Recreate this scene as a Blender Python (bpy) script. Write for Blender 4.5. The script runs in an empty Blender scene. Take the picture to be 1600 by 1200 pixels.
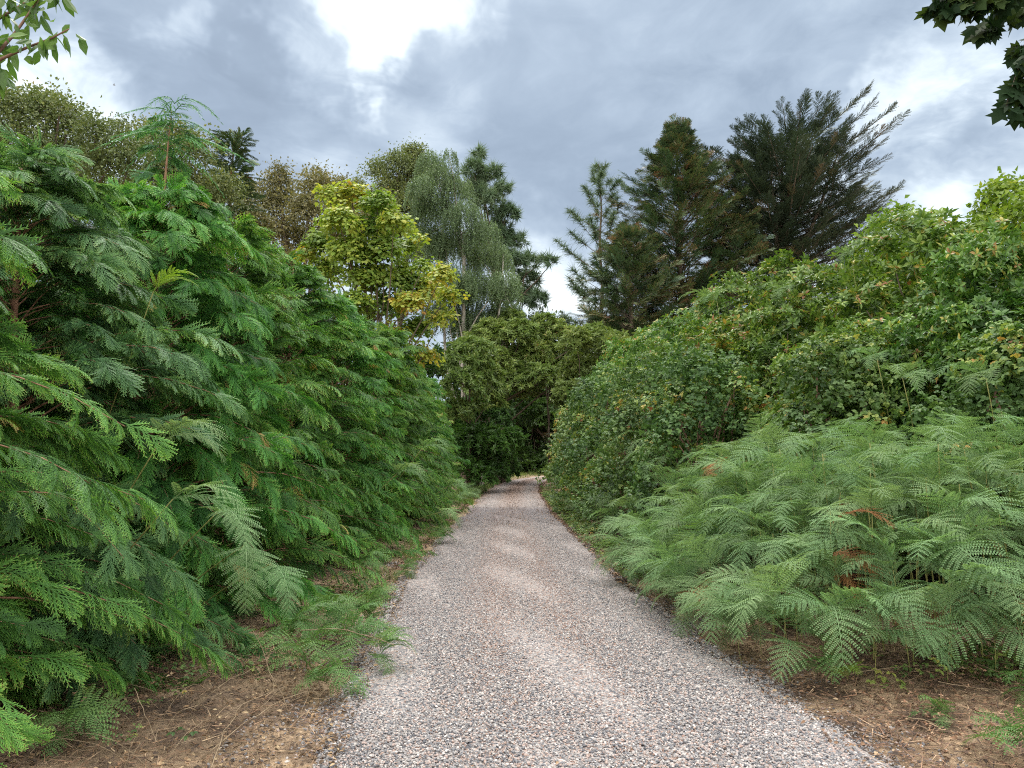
import bpy, math
import numpy as np
R = math.radians
sc = bpy.context.scene
COL = sc.collection

# ------------------------------------------------------------------ camera
F = 1202.0; PITCH = math.atan(115 / F); EYE = 1.6
cam_d = bpy.data.cameras.new('camera'); cam = bpy.data.objects.new('camera', cam_d); COL.objects.link(cam)
cam.location = (0, 0, EYE); cam.rotation_euler = (R(90) + PITCH, 0, 0)
cam_d.sensor_width = 36; cam_d.lens = 36 * F / 1600; cam_d.clip_start = 0.05; cam_d.clip_end = 3000
sc.camera = cam

# ------------------------------------------------------------------ sky, sun, exposure
SUN_EL, SUN_AZ, SUN_E = 62, -20, 1.5        # azimuth from +Y, clockwise
w = bpy.data.worlds.new('World'); sc.world = w; w.use_nodes = True
nt = w.node_tree; nt.nodes.clear()
class NT:
    def __init__(s, nt): s.nt = nt
    def __call__(s, typ, ins=None, **kw):
        n = s.nt.nodes.new(typ)
        for k, v in kw.items(): setattr(n, k, v)
        for k, v in (ins or {}).items():
            if isinstance(v, bpy.types.NodeSocket): s.nt.links.new(v, n.inputs[k])
            else: n.inputs[k].default_value = v
        return n
    def m(s, op, a, b=None, c=None, clamp=False):
        ins = {0: a}
        if b is not None: ins[1] = b
        if c is not None: ins[2] = c
        return s('ShaderNodeMath', ins, operation=op, use_clamp=clamp).outputs[0]
    def vm(s, op, a, b=None, out=0):
        ins = {0: a}
        if b is not None: ins[1] = b
        return s('ShaderNodeVectorMath', ins, operation=op).outputs[out]
    def ramp(s, fac, stops, interp='LINEAR'):
        n = s('ShaderNodeValToRGB', {0: fac}); cr = n.color_ramp; cr.interpolation = interp
        cr.elements[0].position, cr.elements[0].color = stops[0][0], (*stops[0][1], 1)
        cr.elements[1].position, cr.elements[1].color = stops[-1][0], (*stops[-1][1], 1)
        for p, c in stops[1:-1]:
            e = cr.elements.new(p); e.color = (*c, 1)
        return n.outputs[0]
    def mix(s, f, a, b, mode='MIX'):
        n = s('ShaderNodeMix', data_type='RGBA', blend_type=mode)
        for i, v in ((0, f), (6, a), (7, b)):
            if isinstance(v, bpy.types.NodeSocket): s.nt.links.new(v, n.inputs[i])
            elif i == 0: n.inputs[i].default_value = v
            else: n.inputs[i].default_value = (*v, 1) if len(v) == 3 else v
        return n.outputs[2]
    def noise(s, vec, scale, detail=4, rough=.5, dist=0):
        return s('ShaderNodeTexNoise', {'Vector': vec, 'Scale': scale, 'Detail': detail, 'Roughness': rough, 'Distortion': dist}).outputs[0]
N = NT(nt)

def ray(u, v):
    """direction in the world of the photograph's pixel (u, v)"""
    x, y, z = (u - 800) / F, 1.0, -(v - 600) / F
    c, s = math.cos(PITCH), math.sin(PITCH)
    return np.array([x, y * c - z * s, y * s + z * c])
def P(u, v, Y):
    """point at the real distance Y ahead, seen at (u, v)"""
    d = ray(u, v); return np.array([0, 0, EYE]) + d * (Y / d[1])
def G(u, v, z=0.0):
    d = ray(u, v); return np.array([0, 0, EYE]) + d * ((z - EYE) / d[2])

tc = N('ShaderNodeTexCoord').outputs['Generated']
sep = N('ShaderNodeSeparateXYZ', {0: tc})
zz = N.m('MAXIMUM', sep.outputs[2], 0.0)
den = N.m('ADD', zz, 0.22)
pxy = N('ShaderNodeCombineXYZ', {0: N.m('DIVIDE', sep.outputs[0], den), 1: N.m('DIVIDE', sep.outputs[1], den), 2: 0.0}).outputs[0]
warp = N('ShaderNodeTexNoise', {'Vector': pxy, 'Scale': 1.7, 'Detail': 4.0})
pw = N.vm('ADD', pxy, N.vm('MULTIPLY', N.vm('SUBTRACT', warp.outputs[1], (.5, .5, .5)), (.45, .45, .45)))
n1 = N.noise(pw, 1.25, 8, .52, .25)
n2 = N.noise(pw, 3.6, 7, .58, .3)
dens = N.m('ADD', N.m('MULTIPLY', n1, .75), N.m('MULTIPLY', n2, .72)); dens = N.m('SUBTRACT', dens, .235)
# openings in the cloud deck, each at its own bearing
wd = N('ShaderNodeTexNoise', {'Vector': tc, 'Scale': 5.0, 'Detail': 5.0, 'Roughness': .6})
tcw = N.vm('NORMALIZE', N.vm('ADD', tc, N.vm('MULTIPLY', N.vm('SUBTRACT', wd.outputs[1], (.5, .5, .5)), (.26, .26, .26))))
acc = None
for (u, v, rad, amp) in [(700, -5, 2.6, .28), (610, 30, 2.4, .30), (560, 60, 2.6, .30), (500, 85, 2.8, .42), (550, 60, 2.2, .2), (730, 30, 2.6, .22), (30, 150, 5.5, .34), (120, 170, 4, .20), (330, 75, 1.8, .22),
                         (1400, 175, 2.6, .26), (1350, 200, 2.4, .12), (1480, 110, 3.5, .10), (1480, 295, 2.4, .22), (1560, 260, 2.6, .16), (840, 440, 5, .16), (860, 470, 4, .2), (1200, 420, 5, .2), (1600, 60, 4, .2), (450, 290, 4, .10), (700, 250, 4, .08), (1100, 120, 4, .06), (950, 60, 3, .05)]:
    d = ray(u, v); d /= np.linalg.norm(d)
    dt = N.vm('DOT_PRODUCT', tcw, tuple(d), out=1)
    g = N('ShaderNodeMapRange', {0: dt, 1: math.cos(R(rad * 1.5)), 2: math.cos(R(rad * .25)), 3: 0.0, 4: amp}, interpolation_type='SMOOTHSTEP').outputs[0]
    acc = g if acc is None else N.m('ADD', acc, g)
for (u, v, rad, amp) in [(300, 30, 9, -.10), (850, 150, 8, -.10), (1000, 90, 9, -.09), (480, 240, 7, -.10), (1250, 60, 7, -.04), (860, 300, 8, -.05), (440, 10, 4, -.06)]:
    d = ray(u, v); d /= np.linalg.norm(d)
    dt = N.vm('DOT_PRODUCT', tcw, tuple(d), out=1)
    acc = N.m('ADD', acc, N('ShaderNodeMapRange', {0: dt, 1: math.cos(R(rad * 1.5)), 2: math.cos(R(rad * .25)), 3: 0.0, 4: amp}, interpolation_type='SMOOTHSTEP').outputs[0])
val = N.m('ADD', N.m('ADD', dens, N.m('MULTIPLY', acc, N.m('ADD', -.25, N.m('MULTIPLY', n2, 1.75)))), .075)
cloud = N.ramp(val, [(.32, (0.253, 0.322, 0.417)), (.44, (0.321, 0.403, 0.511)), (.55, (0.416, 0.508, 0.622)), (.66, (0.562, 0.660, 0.763)), (.80, (0.809, 0.911, 0.987)), (1.0, (1.035, 1.106, 1.133))])
# overcast sky, brightened overhead and behind the camera, out of view, for added light
zb = N('ShaderNodeMapRange', {0: sep.outputs[2], 1: 0.56, 2: 0.95, 3: 0.0, 4: 1.0}, interpolation_type='SMOOTHSTEP').outputs[0]
bb = N('ShaderNodeMapRange', {0: sep.outputs[1], 1: 0.35, 2: -0.6, 3: 0.0, 4: 1.0}, interpolation_type='SMOOTHSTEP').outputs[0]
top = N.mix(N.m('MAXIMUM', zb, N.m('MULTIPLY', bb, .62)), cloud, (3.75, 3.6, 3.25))
cl2 = N('ShaderNodeVectorMath', {0: top, 'Scale': 8.0}, operation='SCALE').outputs[0]
sky = N('ShaderNodeTexSky', sky_type='NISHITA', sun_disc=False, sun_elevation=R(SUN_EL), sun_rotation=R(SUN_AZ), air_density=1.0, dust_density=2.0)
colr = N.mix(0.93, sky.outputs[0], cl2)
bg = N('ShaderNodeBackground', {0: colr, 1: 0.12})
out = N('ShaderNodeOutputWorld', {0: bg.outputs[0]})
sd = bpy.data.lights.new('sun', 'SUN'); sd.energy = SUN_E; sd.angle = R(16); sd.color = (1, .965, .91)
so = bpy.data.objects.new('sun', sd); COL.objects.link(so)
so.rotation_euler = (R(90 - SUN_EL), 0, R(180 - SUN_AZ)); so.location = (0, 0, 40)
sc.view_settings.view_transform = 'Standard'; sc.view_settings.look = 'None'
sc.view_settings.gamma = 1; sc.view_settings.use_curve_mapping = False; sc.view_settings.exposure = 0.34
sc.cycles.max_bounces = 7; sc.cycles.diffuse_bounces = 4; sc.cycles.glossy_bounces = 2; sc.cycles.transmission_bounces = 4
sc.cycles.filter_width = 1.1; sc.cycles.use_denoising = False
sc.cycles.caustics_reflective = False; sc.cycles.caustics_refractive = False

# ------------------------------------------------------------------ helpers
def norm(a): return a / np.maximum(np.linalg.norm(a, axis=-1, keepdims=True), 1e-9)
class MB:
    def __init__(s): s.V = []; s.F = []; s.T = []; s.n = 0
    def add(s, V, Fc, T):
        V = np.asarray(V, float).reshape(-1, 3); s.V.append(V); s.F.append(np.asarray(Fc, int).reshape(-1, 3) + s.n)
        s.T.append(np.broadcast_to(np.asarray(T, float), (len(V),)).copy()); s.n += len(V); return s
    def arr(s): return np.concatenate(s.V), np.concatenate(s.F), np.concatenate(s.T)
    def place(s, tm, pos, d, up, sc_, tint=0.0):
        V, Fc, T = tm; n = len(pos)
        if n == 0: return s
        x = norm(np.asarray(d, float)); y = norm(np.cross(up, x)); z = np.cross(x, y)
        M = np.stack([x, y, z], axis=2); sc_ = np.broadcast_to(np.asarray(sc_, float), (n,))
        pv = np.einsum('nij,vj->nvi', M, V) * sc_[:, None, None] + pos[:, None, :]
        fc = (Fc[None] + (np.arange(n) * len(V))[:, None, None]).reshape(-1, 3)
        tt = (T[None, :] + np.broadcast_to(np.asarray(tint, float), (n,))[:, None]).reshape(-1)
        s.V.append(pv.reshape(-1, 3)); s.F.append(fc + s.n); s.T.append(tt); s.n += n * len(V); return s
    def tube(s, pts, rad, sides=5, tint=.5):
        pts = np.asarray(pts, float); k = len(pts); rad = np.broadcast_to(np.asarray(rad, float), (k,))
        tg = norm(np.gradient(pts, axis=0)); ref = np.array([.31, .27, .91]) if abs(tg[:, 2]).mean() < .8 else np.array([.9, .3, .1])
        a = norm(np.cross(tg, ref)); b = np.cross(tg, a)
        th = np.arange(sides) * 2 * math.pi / sides
        V = pts[:, None, :] + rad[:, None, None] * (np.cos(th)[None, :, None] * a[:, None, :] + np.sin(th)[None, :, None] * b[:, None, :])
        Fs = []
        for i in range(k - 1):
            for j in range(sides):
                p, q = i * sides + j, i * sides + (j + 1) % sides
                Fs += [(p, q, q + sides), (p, q + sides, p + sides)]
        top = (k - 1) * sides
        for j in range(1, sides - 1): Fs.append((top, top + j, top + j + 1))
        return s.add(V.reshape(-1, 3), Fs, tint)
    def mesh(s, name, mat, smooth=False):
        V, Fc, T = s.arr(); me = bpy.data.meshes.new(name)
        me.vertices.add(len(V)); me.vertices.foreach_set('co', V.astype(np.float32).ravel())
        me.loops.add(len(Fc) * 3); me.loops.foreach_set('vertex_index', Fc.astype(np.int32).ravel())
        me.polygons.add(len(Fc)); me.polygons.foreach_set('loop_start', (np.arange(len(Fc)) * 3).astype(np.int32))
        if not smooth: me.polygons.foreach_set('use_smooth', np.zeros(len(Fc), bool))
        else: me.polygons.foreach_set('use_smooth', np.ones(len(Fc), bool))
        me.update(calc_edges=True)
        me.attributes.new('tint', 'FLOAT', 'POINT').data.foreach_set('value', T.astype(np.float32))
        me.materials.append(mat); return me
    def build(s, name, mat, parent=None, smooth=False):
        o = bpy.data.objects.new(name, s.mesh(name, mat, smooth)); COL.objects.link(o)
        if parent: o.parent = parent
        return o
def tag(o, label=None, cat=None, group=None, kind=None):
    for k, v in (('label', label), ('category', cat), ('group', group), ('kind', kind)):
        if v: o[k] = v
    return o
def thing(name, label, cat, loc=(0, 0, 0), group=None, rz=0):
    o = bpy.data.objects.new(name, None); COL.objects.link(o); o.location = loc; o.rotation_euler[2] = rz
    o.empty_display_size = .2
    return tag(o, label, cat, group)
def dup(src, loc, rz, scl, label, group=None):
    c = src.copy(); COL.objects.link(c); c.location = loc; c.rotation_euler = (0, 0, rz)
    c.scale = scl if hasattr(scl, '__len__') else (scl,) * 3
    c['label'] = label
    if group: c['group'] = group
    for ch in src.children:
        d = ch.copy(); COL.objects.link(d); d.parent = c
    return c

# ------------------------------------------------------------------ materials
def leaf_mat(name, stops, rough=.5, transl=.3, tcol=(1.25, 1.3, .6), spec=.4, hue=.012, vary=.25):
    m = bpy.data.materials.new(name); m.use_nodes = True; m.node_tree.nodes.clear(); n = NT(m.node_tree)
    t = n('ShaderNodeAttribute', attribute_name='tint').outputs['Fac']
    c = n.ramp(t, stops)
    oi = n('ShaderNodeObjectInfo')
    pos = n('ShaderNodeNewGeometry').outputs['Position']
    big = n.noise(pos, 1.1, 3, .6)
    v = n.m('ADD', n.m('MULTIPLY', n.m('SUBTRACT', big, .5), vary * 2.2), n.m('ADD', 1.0, n.m('MULTIPLY', n.m('SUBTRACT', oi.outputs['Random'], .5), vary)))
    h = n.m('ADD', .5, n.m('MULTIPLY', n.m('SUBTRACT', n.m('FRACT', n.m('MULTIPLY', oi.outputs['Random'], 7.31)), .5), hue * 2))
    c = n('ShaderNodeHueSaturation', {'Hue': h, 'Saturation': 1.0, 'Value': v, 'Fac': 1.0, 'Color': c}).outputs[0]
    p = n('ShaderNodeBsdfPrincipled', {'Base Color': c, 'Roughness': rough, 'Specular IOR Level': spec})
    tr = n('ShaderNodeBsdfTranslucent', {0: n.mix(1.0, c, tcol, 'MULTIPLY')})
    mx = n('ShaderNodeMixShader', {0: transl, 1: p.outputs[0], 2: tr.outputs[0]})
    n('ShaderNodeOutputMaterial', {0: mx.outputs[0]}); return m
def bark_mat(name, c1, c2, scale=18, rough=.9):
    m = bpy.data.materials.new(name); m.use_nodes = True; m.node_tree.nodes.clear(); n = NT(m.node_tree)
    o = n('ShaderNodeTexCoord').outputs['Object']
    st = n.vm('MULTIPLY', o, (1, 1, .25))
    nn = n.noise(st, scale, 5, .65)
    c = n.ramp(nn, [(.35, c1), (.62, c2)])
    b = n('ShaderNodeBump', {'Height': nn, 'Strength': .6, 'Distance': .02})
    p = n('ShaderNodeBsdfPrincipled', {'Base Color': c, 'Roughness': rough, 'Specular IOR Level': .2, 'Normal': b.outputs[0]})
    n('ShaderNodeOutputMaterial', {0: p.outputs[0]}); return m

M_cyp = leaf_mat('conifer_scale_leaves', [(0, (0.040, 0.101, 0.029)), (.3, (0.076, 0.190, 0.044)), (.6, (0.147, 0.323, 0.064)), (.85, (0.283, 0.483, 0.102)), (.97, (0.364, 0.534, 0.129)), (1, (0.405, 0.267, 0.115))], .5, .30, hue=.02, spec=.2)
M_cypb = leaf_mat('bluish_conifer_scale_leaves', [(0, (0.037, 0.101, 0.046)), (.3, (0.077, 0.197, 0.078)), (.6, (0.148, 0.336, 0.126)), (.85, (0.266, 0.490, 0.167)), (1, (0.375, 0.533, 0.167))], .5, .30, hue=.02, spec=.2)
M_brk = leaf_mat('bracken_leaves', [(0, (0.060, 0.120, 0.050)), (.4, (0.133, 0.231, 0.104)), (.75, (0.240, 0.356, 0.176)), (.93, (0.333, 0.425, 0.179)), (1, (0.588, 0.407, 0.065))], .55, .32, hue=.015, spec=.2)
M_brky = leaf_mat('yellowing_bracken_leaves', [(0, (.10, .20, .03)), (.6, (.22, .34, .05)), (1, (.50, .38, .05))], .5, .35)
M_brkd = leaf_mat('dead_bracken_leaves', [(0, (.16, .07, .03)), (.6, (.30, .14, .05)), (1, (.45, .26, .09))], .7, .2, tcol=(1.2, .9, .6))
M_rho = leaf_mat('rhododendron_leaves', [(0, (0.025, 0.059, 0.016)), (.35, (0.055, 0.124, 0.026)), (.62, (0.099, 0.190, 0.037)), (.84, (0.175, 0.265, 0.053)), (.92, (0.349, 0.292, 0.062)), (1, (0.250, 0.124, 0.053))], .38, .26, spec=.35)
M_rhod = leaf_mat('old_rhododendron_leaves', [(0, (0.044, 0.090, 0.025)), (.35, (0.092, 0.156, 0.041)), (.7, (0.175, 0.250, 0.066)), (.93, (0.262, 0.301, 0.085)), (1, (0.262, 0.188, 0.075))], .4, .2)
M_brm = leaf_mat('bramble_leaves', [(0, (0.041, 0.086, 0.030)), (.4, (0.093, 0.169, 0.051)), (.66, (0.164, 0.254, 0.073)), (.80, (0.314, 0.364, 0.094)), (.90, (0.491, 0.312, 0.094)), (1, (0.300, 0.111, 0.059))], .45, .26, spec=.25)
M_oak = leaf_mat('oak_leaves', [(0, (0.061, 0.095, 0.035)), (.5, (0.129, 0.173, 0.060)), (.8, (0.213, 0.236, 0.079)), (1, (0.351, 0.236, 0.110))], .5, .25)
M_oakb = leaf_mat('browning_oak_leaves', [(0, (0.078, 0.081, 0.039)), (.5, (0.150, 0.146, 0.065)), (.8, (0.227, 0.195, 0.085)), (1, (0.323, 0.221, 0.104))], .5, .25)
M_syc = leaf_mat('turning_sycamore_leaves', [(0, (0.087, 0.159, 0.031)), (.35, (0.198, 0.285, 0.049)), (.65, (0.346, 0.386, 0.069)), (.84, (0.450, 0.377, 0.063)), (1, (0.415, 0.200, 0.063))], .5, .35)
M_bir = leaf_mat('birch_leaves', [(0, (0.065, 0.103, 0.053)), (.5, (0.125, 0.185, 0.095)), (1, (0.206, 0.275, 0.138))], .5, .3)
M_dark = leaf_mat('dark_conifer_needles', [(0, (0.042, 0.081, 0.044)), (.35, (0.073, 0.130, 0.062)), (.58, (0.120, 0.176, 0.073)), (.74, (0.195, 0.156, 0.091)), (.9, (0.286, 0.182, 0.117)), (1, (0.364, 0.182, 0.130))], .5, .12)
M_mont = leaf_mat('spreading_cypress_needles', [(0, (0.030, 0.053, 0.037)), (.5, (0.053, 0.083, 0.053)), (.8, (0.083, 0.110, 0.060)), (1, (0.150, 0.125, 0.081))], .5, .10)
M_pine = leaf_mat('pine_needles', [(0, (0.045, 0.083, 0.045)), (.5, (0.089, 0.146, 0.076)), (.85, (0.152, 0.202, 0.108)), (1, (0.266, 0.190, 0.114))], .5, .15)
M_cher = leaf_mat('drooping_green_leaves', [(0, (.05, .11, .03)), (.5, (.085, .17, .05)), (1, (.14, .24, .07))], .4, .45)
M_map = leaf_mat('dark_lobed_leaves', [(0, (.010, .024, .010)), (.6, (.018, .038, .014)), (1, (.05, .075, .02))], .6, .25, spec=.1)
M_shr = leaf_mat('yellow_green_shrub_leaves', [(0, (.07, .13, .02)), (.5, (.16, .24, .03)), (.85, (.28, .34, .045)), (1, (.42, .34, .06))], .45, .35)
M_bark = bark_mat('grey_brown_bark', (.060, .045, .034), (.16, .125, .095))
M_barkr = bark_mat('reddish_conifer_bark', (.16, .085, .055), (.34, .20, .14))
M_barkb = bark_mat('birch_bark', (.16, .15, .13), (.55, .52, .47), 6)
M_stem = bark_mat('bracken_stem', (.16, .19, .055), (.30, .28, .11), 8, .5)
M_straw = bark_mat('dry_straw_stem', (.13, .095, .06), (.28, .215, .145), 10, .7)
M_twig = bark_mat('bare_brown_twig', (.10, .06, .045), (.24, .15, .11), 10)

# ------------------------------------------------------------------ leaf templates (x forward, z up)
def leaf(l, wd, droop=0., fold=0.15, org=(0, 0, 0), d=(1, 0, 0), up=(0, 0, 1), t=0., seg=1):
    """one folded leaf blade: seg=1 two faces, seg=2 a rounder outline"""
    d = norm(np.array(d, float)); y = norm(np.cross(up, d)); z = np.cross(d, y); o = np.array(org, float)
    if seg == 1:
        L = [(0, 0, 0), (l * .45, wd / 2, fold * wd), (l, 0, -droop), (l * .45, -wd / 2, fold * wd)]
        Fc = [(0, 2, 1), (0, 3, 2)]
    else:
        L = [(0, 0, 0), (l * .25, wd * .42, fold * wd), (l * .6, wd * .46, fold * wd - droop * .4), (l, 0, -droop), (l * .6, -wd * .46, fold * wd - droop * .4), (l * .25, -wd * .42, fold * wd), (l * .5, 0, -droop * .2)]
        Fc = [(0, 6, 1), (1, 6, 2), (2, 6, 3), (3, 6, 4), (4, 6, 5), (5, 6, 0)]
    V = [o + d * a + y * b + z * c for a, b, c in L]
    return np.array(V), np.array(Fc), np.full(len(V), t)
def join(parts):
    m = MB()
    for p in parts: m.add(*p)
    return m.arr()
def needle(o, d, l, wd, nrm, t0, t1):
    y = norm(np.cross(nrm, d)) * wd / 2
    return np.array([o - y, o + y, o + d * l]), np.array([(0, 1, 2)]), np.array([t0, t0, t1])

def spray(seed, L=1., nb=22, nsub=6, wmax=.40, droop=.35, bdroop=.35, leafw=.020, hang=.4, t0=.15, t1=.62):
    """flat feathery conifer spray: drooping axis, swept branchlets, each with small forward leaflets"""
    r = np.random.default_rng(seed); parts = []
    def ax(s): return np.array([L * s * (1 - .12 * s * s), .04 * L * math.sin(3 * s), -droop * L * s ** 2.2])
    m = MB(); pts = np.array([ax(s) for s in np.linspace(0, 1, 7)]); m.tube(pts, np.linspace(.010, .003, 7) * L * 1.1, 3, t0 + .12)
    for i in range(nb):
        s = .06 + .92 * (i + .5) / nb
        for sd in (-1, 1):
            s_ = min(.995, s + (.4 / nb if sd > 0 else 0)); o = ax(s_); tg = norm(ax(min(1, s_ + .01)) - ax(s_ - .01))
            bl = L * wmax * (math.sin(math.pi * min(1, (s_ * .86 + .14))) ** .75 * .8 + .22) * r.uniform(.7, 1.15) * (1 - .45 * s_ ** 3)
            an = R(r.uniform(28, 54)) * (1 - .3 * s_)
            side = np.array([0, sd, 0.]); bd = norm(tg * math.cos(an) + side * math.sin(an) + np.array([0, 0, r.uniform(-.22, .22)]))
            nn = norm(np.cross(bd, np.cross(np.array([0, 0, 1.]), bd)))
            def bx(q): return o + bd * bl * q + np.array([.10 * bl * q * q, 0, -bdroop * bl * q ** 2])
            e = bx(1.); yv = norm(np.cross(nn, bd)) * leafw * L * .55
            mid = bx(.55); tt = t0 + r.uniform(-.05, .08)
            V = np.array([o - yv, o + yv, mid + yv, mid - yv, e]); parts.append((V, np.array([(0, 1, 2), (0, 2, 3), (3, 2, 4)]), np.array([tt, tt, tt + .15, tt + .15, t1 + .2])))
            for k in range(nsub):
                q = .12 + .85 * (k + .5) / nsub
                for s2 in (-1, 1):
                    po = bx(q + (.3 / nsub if s2 > 0 else 0)); ll = bl * .27 * (1.1 - .7 * q) * r.uniform(.7, 1.25) + L * .018
                    a2 = R(r.uniform(32, 46)); sv = norm(np.cross(nn, bd)) * s2
                    dd = norm(bd * math.cos(a2) + sv * math.sin(a2) + np.array([0, 0, -hang * r.uniform(.4, 1)]))
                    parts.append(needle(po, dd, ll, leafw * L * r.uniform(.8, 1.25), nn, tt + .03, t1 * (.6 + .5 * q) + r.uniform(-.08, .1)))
    for p in parts: m.add(*p)
    return m.arr()

def frond(seed, L=1., npin=13, npl=15, pinl=.44, rise=42, fall=-50, wcap=.022, pw=.115):
    """bracken blade: arching axis, pairs of pinnae, each a comb of narrow pinnules"""
    r = np.random.default_rng(seed); m = MB()
    ts = np.linspace(0, 1, 25); ang = np.radians(rise + (fall - rise) * ts ** 1.1)
    c = np.zeros((25, 3)); c[1:, 0] = np.cumsum(np.cos(ang[:-1])) * L / 24; c[1:, 2] = np.cumsum(np.sin(ang[:-1])) * L / 24
    c[:, 1] = .05 * L * np.sin(ts * 2.2 + r.uniform(0, 6)) - .05 * L * math.sin(0)
    c[:, 1] -= c[0, 1]
    def C(t): return np.array([np.interp(t, ts, c[:, k]) for k in range(3)])
    m.tube(c[::3], np.linspace(.008, .0015, 9) * L, 3, .55)
    for i in range(npin):
        t = .10 + .88 * (i / npin) ** .92
        for sd in (-1, 1):
            t_ = min(.985, t + (.25 / npin if sd > 0 else 0)); o = C(t_); tg = norm(C(min(1, t_ + .02)) - C(t_ - .02)); sv = np.array([0., sd, 0]); nn = np.cross(tg, np.array([0, 1., 0])); nn = nn if nn[2] > 0 else -nn
            pl = L * pinl * ((1 - t_) ** .72) * r.uniform(.88, 1.08) + L * .018
            a = R(62 - 18 * t_ + r.uniform(-6, 6)); pd = norm(tg * math.cos(a) + sv * math.sin(a) + nn * r.uniform(.0, .22))
            curl = r.uniform(.14, .32); base_t = r.uniform(-.08, .08)
            def B(q): return o + pd * pl * q + (tg * .10 - nn * .02) * pl * q * q + np.array([0, 0, -curl * pl * q * q])
            wv = norm(np.cross(nn, pd)) * .0022 * L
            e = B(1.); h = B(.5); m.add([o - wv, o + wv, h + wv * .8, h - wv * .8, e], [(0, 1, 2), (0, 2, 3), (3, 2, 4)], .5)
            n_ = max(4, int(npl * (pl / (L * pinl)) ** .6))
            for k in range(n_):
                q = .07 + .90 * k / n_
                for s2 in (-1, 1):
                    po = B(q); pt = norm(B(min(1, q + .05)) - B(q - .05)); pv = norm(np.cross(nn, pt)) * s2
                    ll = pl * pw * (1 - q) ** .55 * r.uniform(.85, 1.1) + L * .006
                    dd = norm(pt * .38 + pv + nn * r.uniform(-.18, .08)); wd = min(pl * .98 / n_ * .72, wcap * L)
                    tt = .42 + base_t + r.uniform(-.14, .14)
                    V, Fc, T = leaf(ll, wd, ll * .18, .10, po, dd, nn, tt); T = T.copy(); T[2] += .18; m.add(V, Fc, T)
    return m.arr()

def rosette(seed, n=8, l=.10, wd=.034, rise=25, t=.5, sp=.15, seg=1, droop=.25):
    r = np.random.default_rng(seed); ps = []
    for i in range(n):
        a = 2.4 * i + r.uniform(-.3, .3); el = R(rise * (.2 + 1.6 * i / n) + r.uniform(-12, 12))
        d = np.array([math.cos(a) * math.cos(el), math.sin(a) * math.cos(el), math.sin(el)])
        ll = l * r.uniform(.7, 1.1) * (1 - .35 * i / n)
        ps.append(leaf(ll, wd * r.uniform(.85, 1.15), ll * droop, .18, d * l * .08, d, (0, 0, 1), t + r.uniform(-sp, sp) + .18 * i / n, seg))
    return join(ps)
def trifol(seed, l=.055, t=.45):
    r = np.random.default_rng(seed); ps = []
    for k in range(4):
        o = r.uniform(-.09, .09, 3) * (1, 1, .5); b = r.uniform(0, 6.28); tt = t + r.uniform(-.2, .2)
        for da, q in ((0, 1.1), (1.35, .85), (-1.35, .85)):
            a = b + da; d = np.array([math.cos(a), math.sin(a), r.uniform(-.35, .1)]); ps.append(leaf(l * q, l * .72 * q, l * .2, .12, o, d, (0, 0, 1), tt, 2))
    return join(ps)
def palm_leaf(l, o, d, up, t, lobes=5):
    """lobed maple-like blade as one fan"""
    d = norm(np.array(d, float)); y = norm(np.cross(up, d)); z = np.cross(d, y)
    pr = [(0, 0), (.05, .22), (.18, .48), (.30, .30), (.62, .55), (.58, .25), (1, 0), (.58, -.25), (.62, -.55), (.30, -.30), (.18, -.48), (.05, -.22)]
    V = [o + d * l * a + y * l * b - z * l * .16 * (a * a + b * b) for a, b in pr] + [o + d * l * .34]
    return np.array(V), np.array([(i, 12, (i + 1) % 12)[::-1] for i in range(12)]), np.full(13, t)
def palm_cluster(seed, n=6, l=.16, spread=.22, t=.5):
    r = np.random.default_rng(seed); ps = []
    for i in range(n):
        a = 2.4 * i + r.uniform(-.4, .4); d = np.array([math.cos(a), math.sin(a), r.uniform(-.5, .05)])
        ps.append(palm_leaf(l * r.uniform(.7, 1.15), d * spread * r.uniform(.2, 1) * (1, 1, .4), d, (0, 0, 1), t + r.uniform(-.2, .2)))
    return join(ps)
def clump(seed, n=14, l=.16, wd=.10, spread=.28, t=.5, flat=.5):
    r = np.random.default_rng(seed); ps = []
    for i in range(n):
        o = r.normal(0, 1, 3) * spread * .5 * (1, 1, flat); d = norm(o + r.normal(0, .15, 3) + (0, 0, .02)); up = norm(np.array([0, 0, 1.]) + r.normal(0, .45, 3))
        ps.append(leaf(l * r.uniform(.6, 1.2), wd * r.uniform(.7, 1.2), l * .15, .15, o, d, up, t + r.uniform(-.22, .22)))
    return join(ps)
def strand(seed, L=1.6, n=44, l=.075, wd=.06, t=.5):
    """thin pendulous twig with small leaves"""
    r = np.random.default_rng(seed); m = MB(); a = r.uniform(-.25, .25, 2)
    pts = np.array([[L * .22 * (1 - math.exp(-3 * s)) + a[0] * s * .3, a[1] * s * .4, -L * s ** 1.15] for s in np.linspace(0, 1, 6)]); m.tube(pts, .006, 3, .1)
    for i in range(n):
        s = (i + .5) / n; o = np.array([np.interp(s, np.linspace(0, 1, 6), pts[:, k]) for k in range(3)])
        d = norm(np.array([r.normal(), r.normal(), -1.0])); m.add(*leaf(l * r.uniform(.7, 1.3), wd, .01, .1, o + r.normal(0, .05, 3), d, norm(r.normal(0, 1, 3)), t + r.uniform(-.3, .3)))
    return m.arr()
def tuft(seed, n=26, l=.42, wd=.03, t=.45, back=-.1):
    """bristly pine shoot: needles fanned round a shoot along x"""
    r = np.random.default_rng(seed); m = MB()
    for i in range(n):
        o = np.array([r.uniform(0, .28), 0, 0]) * l; d = norm(np.array([r.uniform(back, 1.1), r.normal(0, .65), r.normal(0, .65)])); tt = t + r.uniform(-.2, .2)
        m.add(*needle(o, d, l * r.uniform(.6, 1.1), wd, norm(r.normal(0, 1, 3)), tt, tt + .15))
    return m.arr()

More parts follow.
